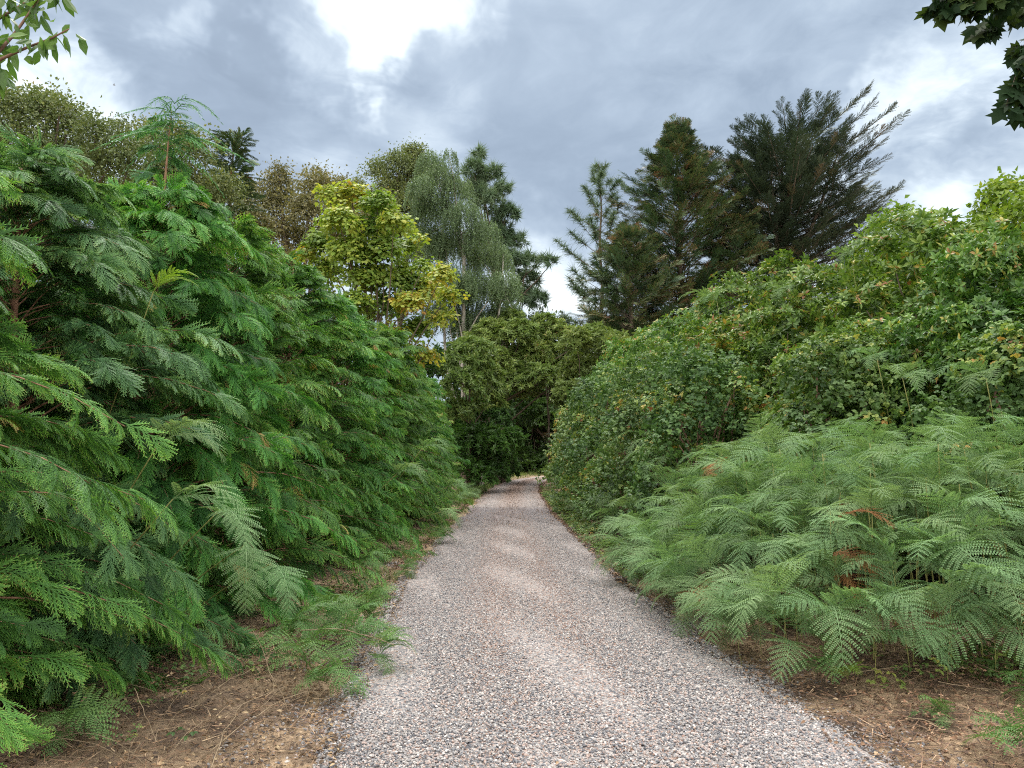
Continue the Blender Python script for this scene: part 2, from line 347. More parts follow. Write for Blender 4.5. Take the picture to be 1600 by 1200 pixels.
# ------------------------------------------------------------------ ground, track
def centre(y):
    return np.interp(y, [-6, 0, 4, 7, 10, 22, 35, 45, 55, 64, 75, 90, 120], [.6, .55, .45, .22, .02, -.06, .02, .35, 1.3, 3.2, 7, 15, 32])
def halfw(y): return np.interp(y, [0, 4, 10, 22, 35, 60, 100], [1.46, 1.46, 1.45, 1.30, 1.30, 1.45, 1.5])
g = MB()
xs = np.concatenate([[-900, -300, -100, -40, -20], np.arange(-12, 12.01, .12), [20, 40, 100, 300, 900]])
ys = np.concatenate([[-900, -200, -50, -15], np.arange(-4, 16, .12), np.arange(16, 60, 1.), [70, 90, 140, 300, 1200]])
X, Y = np.meshgrid(xs, ys)
dd = np.abs(X - centre(Y)) - halfw(Y)
bank = .10 * np.clip(dd / 1.2, 0, 1) ** 1.3 - .02
Z = bank * (np.abs(X) < 15) + .02 * np.sin(X * 3.1 + 1.3 * np.sin(Y * 1.7)) * np.cos(Y * 2.3) * (dd > 0) + .008 * np.sin(X * 13 + Y * 5) * np.sin(Y * 11) * (dd > 0)
Z = np.where(dd < 0, -.03, Z)
rr = np.random.default_rng(3); Z += rr.normal(0, .004, Z.shape) * (dd > 0)
nx = len(xs); idx = np.arange(len(ys) * nx).reshape(len(ys), nx)
a, b, c_, d_ = idx[:-1, :-1].ravel(), idx[:-1, 1:].ravel(), idx[1:, 1:].ravel(), idx[1:, :-1].ravel()
g.add(np.stack([X.ravel(), Y.ravel(), Z.ravel()], 1), np.concatenate([np.stack([a, b, c_], 1), np.stack([a, c_, d_], 1)]), 0)
def gz(x, y):
    dd = np.abs(x - centre(y)) - halfw(y); return .10 * np.clip(dd / 1.2, 0, 1) ** 1.3 - .02
mg = bpy.data.materials.new('sandy_soil'); mg.use_nodes = True; mg.node_tree.nodes.clear(); n = NT(mg.node_tree)
ps = n('ShaderNodeNewGeometry').outputs['Position']
a1 = n.noise(ps, 1.3, 6, .6); a2 = n.noise(ps, 22, 6, .7); a3 = n.noise(ps, 120, 3, .6)
cs = n.ramp(a2, [(.3, (.19, .135, .09)), (.5, (.36, .26, .175)), (.7, (.50, .38, .27))])
cl = n.ramp(a3, [(.35, (.042, .032, .026)), (.5, (.105, .076, .058)), (.68, (.20, .145, .11))])
fx = n.ramp(n.m('ADD', n.m('MULTIPLY', a1, .8), n.m('MULTIPLY', a2, .2)), [(.47, (0, 0, 0)), (.58, (1, 1, 1))])
cc = n.mix(fx, cs, cl)
bp = n('ShaderNodeBump', {'Height': n.m('ADD', a2, n.m('MULTIPLY', a3, .5)), 'Strength': .8, 'Distance': .03})
n('ShaderNodeOutputMaterial', {0: n('ShaderNodeBsdfPrincipled', {'Base Color': cc, 'Roughness': .95, 'Specular IOR Level': .15, 'Normal': bp.outputs[0]}).outputs[0]})
tag(g.build('ground', mg, smooth=True), 'sandy brown soil', None, kind='structure')

PAL = [(0, (0.101, 0.104, 0.121)), (.10, (0.166, 0.168, 0.186)), (.28, (0.240, 0.237, 0.251)), (.46, (0.314, 0.293, 0.293)), (.62, (0.370, 0.296, 0.278)), (.76, (0.417, 0.392, 0.386)), (.90, (0.555, 0.524, 0.521)), (.93, (0.305, 0.224, 0.195)), (.965, (0.232, 0.150, 0.125))]
rm = bpy.data.materials.new('gravel_surface'); rm.use_nodes = True; rm.node_tree.nodes.clear(); n = NT(rm.node_tree)
ps = n('ShaderNodeNewGeometry').outputs['Position']; sp = n('ShaderNodeSeparateXYZ', {0: ps})
acr = n('ShaderNodeAttribute', attribute_name='tint').outputs['Fac']
vo = n('ShaderNodeTexVoronoi', {'Vector': ps, 'Scale': 58.0}); vo2 = n('ShaderNodeTexVoronoi', {'Vector': ps, 'Scale': 19.0})
cr_ = n('ShaderNodeSeparateColor', {0: vo.outputs['Color']})
st = n.ramp(cr_.outputs[0], PAL, 'CONSTANT')
big = n.noise(ps, .9, 5, .65); med = n.noise(ps, 5.5, 5, .7)
aw = n.m('ABSOLUTE', acr)
# paler worn wheel tracks, browner fines between them and along the crown
trk = n.ramp(n.m('ADD', aw, n.m('MULTIPLY', n.m('SUBTRACT', big, .5), .35)), [(.10, (.42, .42, .42)), (.32, (.25, .25, .25)), (.48, (.05, .05, .05)), (.62, (.05, .05, .05)), (.84, (.25, .25, .25)), (1., (.5, .5, .5))])
far = n('ShaderNodeMapRange', {0: sp.outputs[1], 1: 20.0, 2: 38.0, 3: .55, 4: 2.4}).outputs[0]
brown = n.mix(n.ramp(med, [(.35, (0, 0, 0)), (.65, (1, 1, 1))]), (.23, .16, .14), (.33, .26, .235))
nearb = n('ShaderNodeMapRange', {0: sp.outputs[1], 1: 6.0, 2: 10.0, 3: .30, 4: 1.0}).outputs[0]
f1 = n.m('MULTIPLY', n.m('MULTIPLY', n.m('ADD', trk, n.m('MULTIPLY', n.m('SUBTRACT', big, .35), .25)), far), nearb, clamp=True)
c = n.mix(f1, st, brown)
# shade band across the far track, painted into the gravel colour
band_y = n.m('ADD', sp.outputs[1], n.m('MULTIPLY', n.m('SUBTRACT', med, .5), 5.0))
shade_band = n.ramp(n.m('DIVIDE', band_y, 40.0), [(.44, (1, 1, 1)), (.50, (.62, .62, .66)), (.60, (.56, .56, .60)), (.635, (1.0, 1.0, 1.0)), (1., (1.08, 1.06, 1.04))])
c = n.mix(1.0, c, shade_band, 'MULTIPLY')
c = n.mix(.5, c, n.ramp(n.noise(ps, 14, 4, .7), [(.3, (.72, .72, .74)), (.7, (1.18, 1.17, 1.15))]), 'MULTIPLY')
h = n.m('SUBTRACT', 1.0, n.m('MULTIPLY', vo.outputs['Distance'], 1.3))
bp = n('ShaderNodeBump', {'Height': h, 'Strength': .85, 'Distance': .012})
n('ShaderNodeOutputMaterial', {0: n('ShaderNodeBsdfPrincipled', {'Base Color': c, 'Roughness': .85, 'Specular IOR Level': .25, 'Normal': bp.outputs[0]}).outputs[0]})
rd = MB(); ry = np.concatenate([np.arange(-6, 30, .15), np.arange(30, 120, .5)]); K = 25; rr = np.random.default_rng(5)
wob = lambda y, p: .10 * np.sin(y * 1.3 + p) + .06 * np.sin(y * 3.7 + 2 * p) + .035 * np.sin(y * 9.1 + p)
s_ = np.linspace(-1, 1, K)[None, :]
hl = halfw(ry) + wob(ry, .4); hr = halfw(ry) + wob(ry, 2.1)
XX = centre(ry)[:, None] + np.where(s_ < 0, s_ * hl[:, None], s_ * hr[:, None]); YY = np.broadcast_to(ry[:, None], XX.shape)
ZZ = .030 * (1 - s_ ** 2) + .012 - .012 * np.exp(-((np.abs(s_) - .45) / .16) ** 2) - .05 * (np.abs(s_) > .99) + .004 * np.sin(XX * 5 + YY * 2)
idx = np.arange(XX.size).reshape(XX.shape)
a, b, c_, d_ = idx[:-1, :-1].ravel(), idx[:-1, 1:].ravel(), idx[1:, 1:].ravel(), idx[1:, :-1].ravel()
rd.add(np.stack([XX.ravel(), YY.ravel(), ZZ.ravel()], 1), np.concatenate([np.stack([a, b, c_], 1), np.stack([a, c_, d_], 1)]), np.broadcast_to(s_, XX.shape).ravel())
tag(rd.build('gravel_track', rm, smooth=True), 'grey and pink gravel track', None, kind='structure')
def road_z(x, y):
    s = (x - centre(y)) / halfw(y); return np.where(np.abs(s) < 1, .030 * (1 - s ** 2) + .012, gz(x, y) + .0)

# loose stones
sm = bpy.data.materials.new('loose_stone'); sm.use_nodes = True; sm.node_tree.nodes.clear(); n = NT(sm.node_tree)
t = n('ShaderNodeAttribute', attribute_name='tint').outputs['Fac']
c = n.ramp(t, PAL, 'CONSTANT'); ps = n('ShaderNodeNewGeometry').outputs['Position']
c = n.mix(.6, c, n.ramp(n.noise(ps, 160, 3, .6), [(.3, (.7, .7, .7)), (.7, (1.2, 1.2, 1.2))]), 'MULTIPLY')
n('ShaderNodeOutputMaterial', {0: n('ShaderNodeBsdfPrincipled', {'Base Color': c, 'Roughness': .8, 'Specular IOR Level': .3}).outputs[0]})
def stone(seed, hi):
    r = np.random.default_rng(seed); ph = (1 + 5 ** .5) / 2
    V = np.array([(-1, ph, 0), (1, ph, 0), (-1, -ph, 0), (1, -ph, 0), (0, -1, ph), (0, 1, ph), (0, -1, -ph), (0, 1, -ph), (ph, 0, -1), (ph, 0, 1), (-ph, 0, -1), (-ph, 0, 1)]) / 1.9
    Fc = [(0, 11, 5), (0, 5, 1), (0, 1, 7), (0, 7, 10), (0, 10, 11), (1, 5, 9), (5, 11, 4), (11, 10, 2), (10, 7, 6), (7, 1, 8), (3, 9, 4), (3, 4, 2), (3, 2, 6), (3, 6, 8), (3, 8, 9), (4, 9, 5), (2, 4, 11), (6, 2, 10), (8, 6, 7), (9, 8, 1)]
    if not hi:
        V = np.array([(1, 0, 0), (-1, 0, 0), (0, 1, 0), (0, -1, 0), (0, 0, 1), (0, 0, -1)], float); Fc = [(0, 2, 4), (2, 1, 4), (1, 3, 4), (3, 0, 4), (2, 0, 5), (1, 2, 5), (3, 1, 5), (0, 3, 5)]
    V = V * r.uniform(.75, 1.2, (len(V), 1)) * np.array([1, r.uniform(.6, .9), r.uniform(.45, .7)])
    return V, np.array(Fc), np.zeros(len(V))
def stones(name, n_, y0, y1, smin, smax, hi, seed, lo=-1.06, hi_s=1.06, label='', taper=False):
    r = np.random.default_rng(seed); m = MB(); y = y0 + (y1 - y0) * (r.random(n_) if not taper else 1 - np.sqrt(1 - r.random(n_) * .999)); s = r.uniform(lo, hi_s, n_) if hi_s - lo > 1 else np.sign(lo) * (min(abs(lo), abs(hi_s)) + abs(hi_s - lo) * r.random(n_) ** 2.4)
    x = centre(y) + s * halfw(y); z = road_z(x, y); ok = np.abs(x) < y * .70 + .3; x, y, z = x[ok], y[ok], z[ok]; k = len(x)
    sz = smin + (smax - smin) * r.random(k) ** 2.2; a = r.uniform(0, 6.28, k)
    ss_ = (x - centre(y)) / halfw(y); bp = .55 * np.clip(1 - np.abs(np.abs(ss_ + .05 * np.sin(y * .4)) - .22) / .30, 0, 1) * np.clip((y - 4.5) / 4, .25, 1) * .85
    tn = np.where(r.random(k) < bp, r.uniform(.93, 1.0, k), r.random(k) * .965)
    tiv = r.integers(0, 5, k)
    for q in range(5):
        i = tiv == q; d = np.stack([np.cos(a[i]), np.sin(a[i]), r.normal(0, .3, i.sum())], 1); up = norm(np.stack([r.normal(0, .35, i.sum()), r.normal(0, .35, i.sum()), np.ones(i.sum())], 1))
        m.place(stone(seed * 10 + q, hi), np.stack([x[i], y[i], z[i] + sz[i] * r.uniform(-.1, .55, i.sum())], 1), d, up, sz[i], tn[i])
    return tag(m.build(name, sm), label, None, kind='stuff')
stones('loose_gravel', 95000, 2.8, 7.8, .0052, .0125, True, 11, -1.1, 1.1, label='loose grey and pink stones covering the track')
stones('fine_gravel', 90000, 7.0, 24, .006, .0125, False, 12, taper=True, label='finer stones further along the track')
stones('gravel_edge', 9000, 2.6, 12, .006, .017, True, 13, -1.38, -.96, label='scattered stones along the left edge')
stones('gravel_edge', 9000, 2.6, 12, .006, .017, True, 14, .96, 1.34, label='scattered stones along the right edge')

# leaf litter and sticks on the verges
def litter(name, n_, xf, yf, mat, l, seed, label, kindtm='leaf'):
    r = np.random.default_rng(seed); y = yf(r.random(n_)); x = xf(y, r.random(n_)); z = road_z(x, y) + .012; a = r.uniform(0, 6.28, n_); m = MB()
    tm = leaf(1, .55, .1, .2, seg=2) if kindtm == 'leaf' else needle(np.zeros(3), np.array([1., 0, 0]), 1, .05, np.array([0, 0, 1.]), 0, 0)
    m.place(tm, np.stack([x, y, z + r.random(n_) * .02], 1), np.stack([np.cos(a), np.sin(a), r.normal(0, .18, n_)], 1), norm(np.stack([r.normal(0, .4, n_), r.normal(0, .4, n_), np.ones(n_)], 1)), l * r.uniform(.5, 1.4, n_), r.random(n_))
    return tag(m.build(name, mat), label, None, kind='stuff')
M_lit = leaf_mat('fallen_leaves', [(0, (.045, .032, .026)), (.45, (.12, .075, .05)), (.8, (.26, .155, .09)), (1, (.45, .34, .22))], .8, .05, vary=.1)
EL = lambda y: centre(y) - halfw(y); ER = lambda y: centre(y) + halfw(y)
litter('leaf_litter', 16000, lambda y, u: EL(y) + .12 - 2.6 * u ** 1.1, lambda u: 2.5 + 11 * u ** 1.4, M_lit, .03, 21, 'brown fallen leaves under the conifers on the left')
litter('leaf_litter', 12000, lambda y, u: ER(y) - .12 + 2.8 * u, lambda u: 2.8 + 9 * u ** 1.3, M_lit, .03, 22, 'brown fallen leaves under the bracken on the right')
litter('leaf_litter', 7000, lambda y, u: np.where(u < .5, EL(y) + .35 * u - .3, ER(y) + .35 * u - .3), lambda u: 9 + 42 * u, M_lit, .05, 23, 'reddish leaves along both edges further up the track')
litter('leaf_litter', 5200, lambda y, u: centre(y) + np.where(u < .45, 0, np.where(u < .72, -1.15, 1.15)) + np.random.default_rng(8).normal(0, .26, len(u)), lambda u: 18 + 42 * u, M_lit, .04, 24, 'reddish leaves lying on the far track')
litter('leaf_litter', 420, lambda y, u: centre(y) + (u - .5) * 2.8, lambda u: 3.5 + 14 * u, M_lit, .022, 27, 'few dry leaf fragments lying on the near gravel')
litter('needle_litter', 16000, lambda y, u: EL(y) - 2.4 * u, lambda u: 2.5 + 8 * u ** 1.3, M_lit, .10, 25, 'fine dead twigs and needles under the conifers', 'n')
litter('needle_litter', 12000, lambda y, u: ER(y) + .1 + 2.6 * u, lambda u: 2.8 + 4 * u, M_lit, .12, 26, 'fine dead stalks in front of the bracken', 'n')

def stick(pts, r0, r1, name, mat, label, cat, group=None, parent=None, side=None):
    m = MB(); m.tube(pts, np.linspace(r0, r1, len(pts)), 5, .5)
    for q in side or []: m.tube(q, np.linspace(r1 * 1.2, r1 * .6, len(q)), 4, .5)
    o = m.build(name, mat, smooth=True); 
    if label: tag(o, label, cat, group)
    return o
def curve(p, q, sag, n_=9, wob=.0, seed=0):
    r = np.random.default_rng(seed); s = np.linspace(0, 1, n_)[:, None]; c = np.array(p) * (1 - s) + np.array(q) * s
    c[:, 2] += sag * 4 * (s * (1 - s))[:, 0]; return c + r.normal(0, 1, (n_, 3)) * wob * np.sin(np.pi * s)

# ------------------------------------------------------------------ conifers
def conifer(seed, H, env, nb, elev, droop, tms, nspr, ss, z0, trunk_r, lean=(0, 0), branch_r=.012, start=.22, wood_t=.5, tip=True, zpow=1., cull=None, flat=.35, leader=True, hang=0., btr=.12, er=12, asym=0., lift=0.):
    r = np.random.default_rng(seed); W = MB(); L = MB()
    zs = np.linspace(0, H, 14); wobx = .05 * np.sin(zs * 1.1 + seed) * trunk_r * 8
    tp = np.stack([lean[0] * (zs / H) ** 1.4 + wobx, lean[1] * (zs / H) ** 1.4 + wobx * .6, zs], 1)
    W.tube(tp, trunk_r * (1 - zs / H) ** .8 + trunk_r * .06, 8, wood_t)
    def TP(z): return np.array([np.interp(z, zs, tp[:, k]) for k in range(3)])
    pos = []; dr = []; up = []; sc_ = []; ti = []; gold = 2.399
    for i in range(nb):
        u = (i + r.random()) / nb; z = z0 + (H * .985 - z0) * u ** zpow; az = gold * i + r.uniform(-.4, .4)
        Lb = env(z) * r.uniform(.62, 1.12) * (1 + .16 * math.sin(az * 2 + seed) * math.sin(z * 2.3 + seed)) * (1 + asym * math.cos(az)) + .05
        e = R(elev(z) + r.uniform(-er, er)); h = np.array([math.cos(az), math.sin(az), 0.])
        b0 = TP(z); K = 7; s = np.linspace(0, 1, K)
        side = np.array([-h[1], h[0], 0]) * r.uniform(-.12, .12)
        pts = b0 + Lb * (s[:, None] * (h * math.cos(e) + np.array([0, 0, math.sin(e)])) + (s[:, None] ** 2) * side)
        pts[:, 2] -= droop * Lb * s ** 2.2
        pts[:, 2] = np.maximum(pts[:, 2], .06)
        W.tube(pts - np.array([0, 0, .012]), np.maximum(branch_r * (.3 + Lb * .6) * (1 - .85 * s), .0018), 4, wood_t)
        tg = norm(np.gradient(pts, axis=0)); ns = max(3, int(nspr * (.35 + .65 * Lb / max(env(z0 + .3 * (H - z0)), .1)))); bt = r.uniform(-btr, btr)
        for k in range(ns):
            q = start + (1 - start) * ((k + .6) / ns) ** .9 if tip else r.uniform(start, 1); q = min(q, 1.)
            p = np.array([np.interp(q, s, pts[:, c]) for c in range(3)]); T = norm(np.array([np.interp(q, s, tg[:, c]) for c in range(3)]))
            sd = 1 if k % 2 else -1; yaw = R(r.uniform(12, 58)) * (1.1 - .6 * q) * sd
            if k == ns - 1: yaw = r.uniform(-.15, .15)
            hv = np.cross([0, 0, 1.], T); hv = hv / (np.linalg.norm(hv) + 1e-6); d = T * math.cos(yaw) + hv * math.sin(yaw); d[2] += r.uniform(-.22, .12) - hang + lift
            pos.append(p); dr.append(d); up.append(np.array([0, 0, 1.]) + r.normal(0, flat, 3)); sc_.append(ss * r.uniform(.55, 1.3) * (1.08 - .35 * q)); ti.append(bt + r.uniform(-.07, .07) + (.75 if r.random() < .010 else 0))
    if leader:
        for k in range(10):
            z = H * (.93 + .07 * k / 10); a = 2.4 * k; pos.append(TP(z)); dr.append(np.array([math.cos(a) * .6, math.sin(a) * .6, 1.0])); up.append(np.array([-math.cos(a), -math.sin(a), .6])); sc_.append(ss * .6); ti.append(0.1)
    pos, dr, up, sc_, ti = map(np.array, (pos, dr, up, sc_, ti)); pick = r.integers(0, len(tms), len(pos))
    for q, tm in enumerate(tms):
        i = pick == q; L.place(tm, pos[i], dr[i], norm(up[i]), sc_[i], ti[i])
    return W, L
def tree(name, label, cat, loc, W, Lf, wm, lm, group=None, rz=0):
    t = thing(name, label, cat, loc, group, rz); W.build('trunk', wm, t, True); Lf.build('crown', lm, t); return t

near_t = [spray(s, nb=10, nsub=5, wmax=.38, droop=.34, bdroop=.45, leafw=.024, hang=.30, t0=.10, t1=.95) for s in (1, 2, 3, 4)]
mid_t = [spray(s, nb=7, nsub=3, wmax=.38, droop=.36, bdroop=.45, leafw=.036, hang=.35, t0=.10, t1=.95) for s in (4, 5, 6)]
def env_hedge(H, rb):
    return lambda z: rb * (max(0, 1 - (z / H) ** 2.3) ** .62) * (1.0 if z > .5 else .80 + .4 * z)
HG = 'young feathery conifers in the row left of the track'
specs = []
# nearest trees: full detail
for k, (H, rb, sd) in enumerate([(3.5, 1.75, 31), (3.75, 1.75, 32)]):
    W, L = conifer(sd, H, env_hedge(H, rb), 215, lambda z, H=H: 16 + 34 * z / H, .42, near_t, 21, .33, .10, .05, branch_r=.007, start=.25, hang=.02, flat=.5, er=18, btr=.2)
    specs.append((W, L))
mids = []
for k, (H, rb, sd) in enumerate([(4.3, 1.7, 33), (4.25, 1.65, 34)]):
    W, L = conifer(sd, H, env_hedge(H, rb), 215, lambda z, H=H: 18 + 34 * z / H, .40, mid_t, 18, .34, .10, .05, branch_r=.007, start=.22, hang=.02, flat=.5, er=18, btr=.2)
    mids.append((W, L))
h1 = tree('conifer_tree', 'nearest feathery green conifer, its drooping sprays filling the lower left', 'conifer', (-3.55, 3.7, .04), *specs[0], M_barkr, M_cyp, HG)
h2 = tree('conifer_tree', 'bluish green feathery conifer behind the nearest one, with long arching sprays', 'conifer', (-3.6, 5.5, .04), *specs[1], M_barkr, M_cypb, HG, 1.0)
h3 = tree('conifer_tree', 'bright green conifer in the left row just past the hanging bracken', 'conifer', (-3.35, 8.9, .04), *mids[0], M_barkr, M_cyp, HG)
h4 = tree('conifer_tree', 'fuller green conifer in the middle of the left row, before the yellow tree', 'conifer', (-3.15, 10.8, .04), *mids[1], M_barkr, M_cyp, HG)
dup(h1, (-3.35, 7.15, .04), 2.1, (1, 1, 1.17), 'third feathery conifer along the left row, behind the bracken that hangs out of it', HG)
dup(h2, (-4.6, 2.6, .04), 3.0, (.95, .95, .9), 'feathery conifer cut by the left edge of the picture, half behind the nearest one', HG)
WH = ['where the verge narrows', 'opposite the tallest bracken', 'level with the yellow leaved tree', 'beside the end of the left verge', 'in front of the birch trunks', 'before the dark patch of track', 'beside the dark patch of track', 'just past the dark patch of track', 'leaning towards the low ferns', 'last but one before the evergreen arch', 'last of the row, beside the evergreen arch']
rr = np.random.default_rng(77); yy = 12.6
for i in range(11):
    x = np.interp(yy, [10, 16, 21, 30], [-3.15, -2.95, -2.95, -3.5]) + rr.uniform(-.15, .15)
    dup((h3, h4)[i % 2], (x, yy, .05), rr.uniform(0, 6.28), (.95 + rr.uniform(-.1, .1), .95, rr.uniform(.9, 1.06)), f'feathery green conifer of the left row {WH[i]}', HG)
    yy += 1.55 + rr.uniform(-.15, .3)
BH = 'taller conifers behind the left row'
W, L = conifer(41, 5.6, env_hedge(5.6, 1.6), 150, lambda z: 18 + 34 * z / 5.6, .38, mid_t, 18, .36, .8, .09, start=.2)
b1 = tree('tall_conifer', 'taller green conifer behind the left row near the left edge, in front of the oak', 'conifer', (-6.5, 8.4, .05), W, L, M_barkr, M_cyp, BH)
b1.scale = (1, 1, .80)
for (x, y, s, lab) in [(-7.3, 11.2, 1.0, 'dark green conifer behind the left row, below the spruce tip'), (-5.6, 12.6, 1.02, 'conifer behind the left row, in front of the brown oak'), (-5.3, 15.5, .96, 'conifer behind the left row, left of the yellow tree'), (-5.0, 19.0, .92, 'conifer behind the left row, at the foot of the yellow tree'), (-7.6, 14., 1.0, 'conifer half hidden below the brown oak')]:
    dup(b1, (x, y, .05), x * 3, s, lab, BH)
for (x, y, s, lab) in [(-4.9, 6.6, .64, 'conifer filling the gap between the second and third trees of the left row'), (-5.0, 10.2, .88, 'conifer filling the row behind the nodding conifer'), (-4.7, 13.6, .86, 'conifer standing behind the middle of the left row'), (-4.4, 17.2, .84, 'conifer standing behind the row, just left of the yellow tree foot'), (-4.9, 4.4, .74, 'conifer close behind the nearest tree at the left edge')]:
    dup(b1, (x, y, .05), x * 5, (s * 1.1, s * 1.1, s), lab, BH)
# nodding conifer with a bare reddish stem
def nod():
    H = 5.7; W, L = conifer(55, H, lambda z: (1.25 if z < 3.4 else .5) * max(.25, 1 - z / 7.5), 74, lambda z: 20 + 20 * z / H, .4, near_t, 10, .32, .6, .05, lean=(.25, 0), start=.35, leader=False)
    r = np.random.default_rng(9); top = np.array([.25, 0, H])
    thin = [spray(70 + q, nb=9, nsub=3, wmax=.30, droop=1.55, bdroop=.6, leafw=.014, hang=.9) for q in range(3)]
    for k in range(20):
        a = r.uniform(0, 6.28); zz_ = H - r.uniform(-.15, .5); d = np.array([math.cos(a), math.sin(a), r.uniform(.45, 1.0)])
        L.place(thin[k % 3], np.array([[.25, 0, zz_]]), d[None], np.array([[0, 0, 1.]]), r.uniform(.40, .62), 0.1)
    return W, L
W, L = nod(); tree('nodding_conifer', 'slender conifer with bare reddish stem and drooping feathery tip rising above the left row', 'conifer', (-4.32, 8.9, .05), W, L, M_barkr, M_cypb)

# ------------------------------------------------------------------ bushes and broadleaf crowns
def lobe_leaves(seed, lobes, tms, dens, up_mix=.45, rnd=.45, shell=.35, keep=.12, tj=.12, tlobe=.12, ss=(.8, 1.25), tint=0., floor=.05):
    """leaf clumps spread through the outer part of every lobe; dens = clumps per square metre of lobe"""
    r = np.random.default_rng(seed); L = MB(); lobes = np.array(lobes, float); C = lobes[:, :3]; RR = lobes[:, 3]
    PP = []; DD = []; TT = []
    for c, rad in zip(C, RR):
        k = int(dens * 4 * math.pi * rad * rad * .8) + 4; d = norm(r.normal(0, 1, (k, 3))); d[:, 2] = np.where(d[:, 2] < -.3, -d[:, 2], d[:, 2]); d = norm(d)
        bump = 1 + .16 * np.sin(d[:, 0] * 5 + c[0] * 3) * np.sin(d[:, 2] * 6 + c[1]) + r.normal(0, .06, k)
        p = c + d * (rad * bump * (1 - shell * r.random(k) ** 1.5))[:, None]
        D2 = (np.linalg.norm(p[:, None] - C[None], axis=2) / RR[None]).min(1) if len(C) < 400 else np.ones(k)
        ok = (D2 > .72) | (r.random(k) < keep); ok &= p[:, 2] > floor
        PP.append(p[ok]); DD.append(d[ok]); TT.append(np.full(ok.sum(), r.uniform(-tlobe, tlobe)))
    p = np.concatenate(PP); d = np.concatenate(DD); t = np.concatenate(TT) + r.uniform(-tj, tj, len(p)) + tint
    z = norm(d * (1 - up_mix) + np.array([0, 0, up_mix]) + r.normal(0, rnd, p.shape)); x = norm(np.cross(z, r.normal(0, 1, p.shape))); pick = r.integers(0, len(tms), len(p)); s = r.uniform(*ss, len(p))
    for q, tm in enumerate(tms):
        i = pick == q; L.place(tm, p[i], x[i], z[i], s[i], t[i])
    return L
def limbs(seed, base, lobes, r0, fork=.35, top=None, n_max=40, sag=.06):
    """trunk that forks into limbs reaching the lobes"""
    r = np.random.default_rng(seed); W = MB(); lobes = np.array(lobes, float); C = lobes[:, :3]; base = np.array(base, float)
    cen = C.mean(0); zmin = C[:, 2].min(); f = base * (1 - fork) + np.array([cen[0], cen[1], C[:, 2].max()]) * fork
    n_ = 8; s = np.linspace(0, 1, n_)[:, None]; tr = base * (1 - s) + f * s + np.sin(s * 5 + seed) * .02 * r0 * 10
    W.tube(tr, np.linspace(r0, r0 * .6, n_), 9)
    top_ = C[np.argmax(C[:, 2])]; W.tube(curve(f, top_, 0, 8, .1 * r0 * 3, seed), np.linspace(r0 * .6, r0 * .08, 8), 7)
    for i, c in enumerate(C[:n_max]):
        q = r.uniform(.35, 1.0); o = base * (1 - q) + f * q if r.random() < .4 else f * (1 - q * .4) + top_ * q * .4
        W.tube(curve(o, c, sag * np.linalg.norm(c - o), 7, .12 * r0 * 2, seed + i), np.linspace(r0 * .32, r0 * .05, 7), 5)
    return W
def lobesP(lst, Y, seed=0, dz=1.0):
    """lobes given by where their centres are seen, each with its own depth"""
    r = np.random.default_rng(seed); o = []
    for e in lst:
        u, v, rp = e[:3]; dy = e[3] if len(e) > 3 else r.uniform(-1, 1) * dz
        p = P(u, v, Y + dy); o.append((*p, rp / F * (Y + dy)))
    return o
def bush_lobes(seed, rx, ry, h, rl, n_):
    r = np.random.default_rng(seed); o = []
    for i in range(n_):
        a = 2.399 * i; u = (i + .5) / n_; zc = .12 + .88 * u; rho = math.sqrt(max(0, 1 - (zc - .25) ** 2 / .5625)) if zc > .25 else 1.0
        k = r.uniform(.66, 1.08); rr_ = rl * r.uniform(.6, 1.3)
        o.append((math.cos(a) * (rx - rl * .6) * rho * k, math.sin(a) * (ry - rl * .6) * rho * k, max(.3, zc * (h - rl * .7) * (1 if k > .9 else .95)), rr_))
    return o
def bush(name, label, cat, loc, seed, rx, ry, h, rl, nl, tms, dens, lm, wm=None, group=None, stems=14, **kw):
    lb = bush_lobes(seed, rx, ry, h, rl, nl); L = lobe_leaves(seed + 1, lb, tms, dens, **kw)
    r = np.random.default_rng(seed + 2); W = MB()
    for i in range(stems):
        c = np.array(lb[r.integers(0, len(lb))][:3]); a = r.uniform(0, 6.28); b = np.array([.3 * math.cos(a), .3 * math.sin(a), -.05])
        W.tube(curve(b, c, .12 * c[2], 8, .06, i), np.linspace(.035, .008, 8), 5)
    t = thing(name, label, cat, loc, group); W.build('stems', wm or M_bark, t, True); L.build('foliage', lm, t); return t

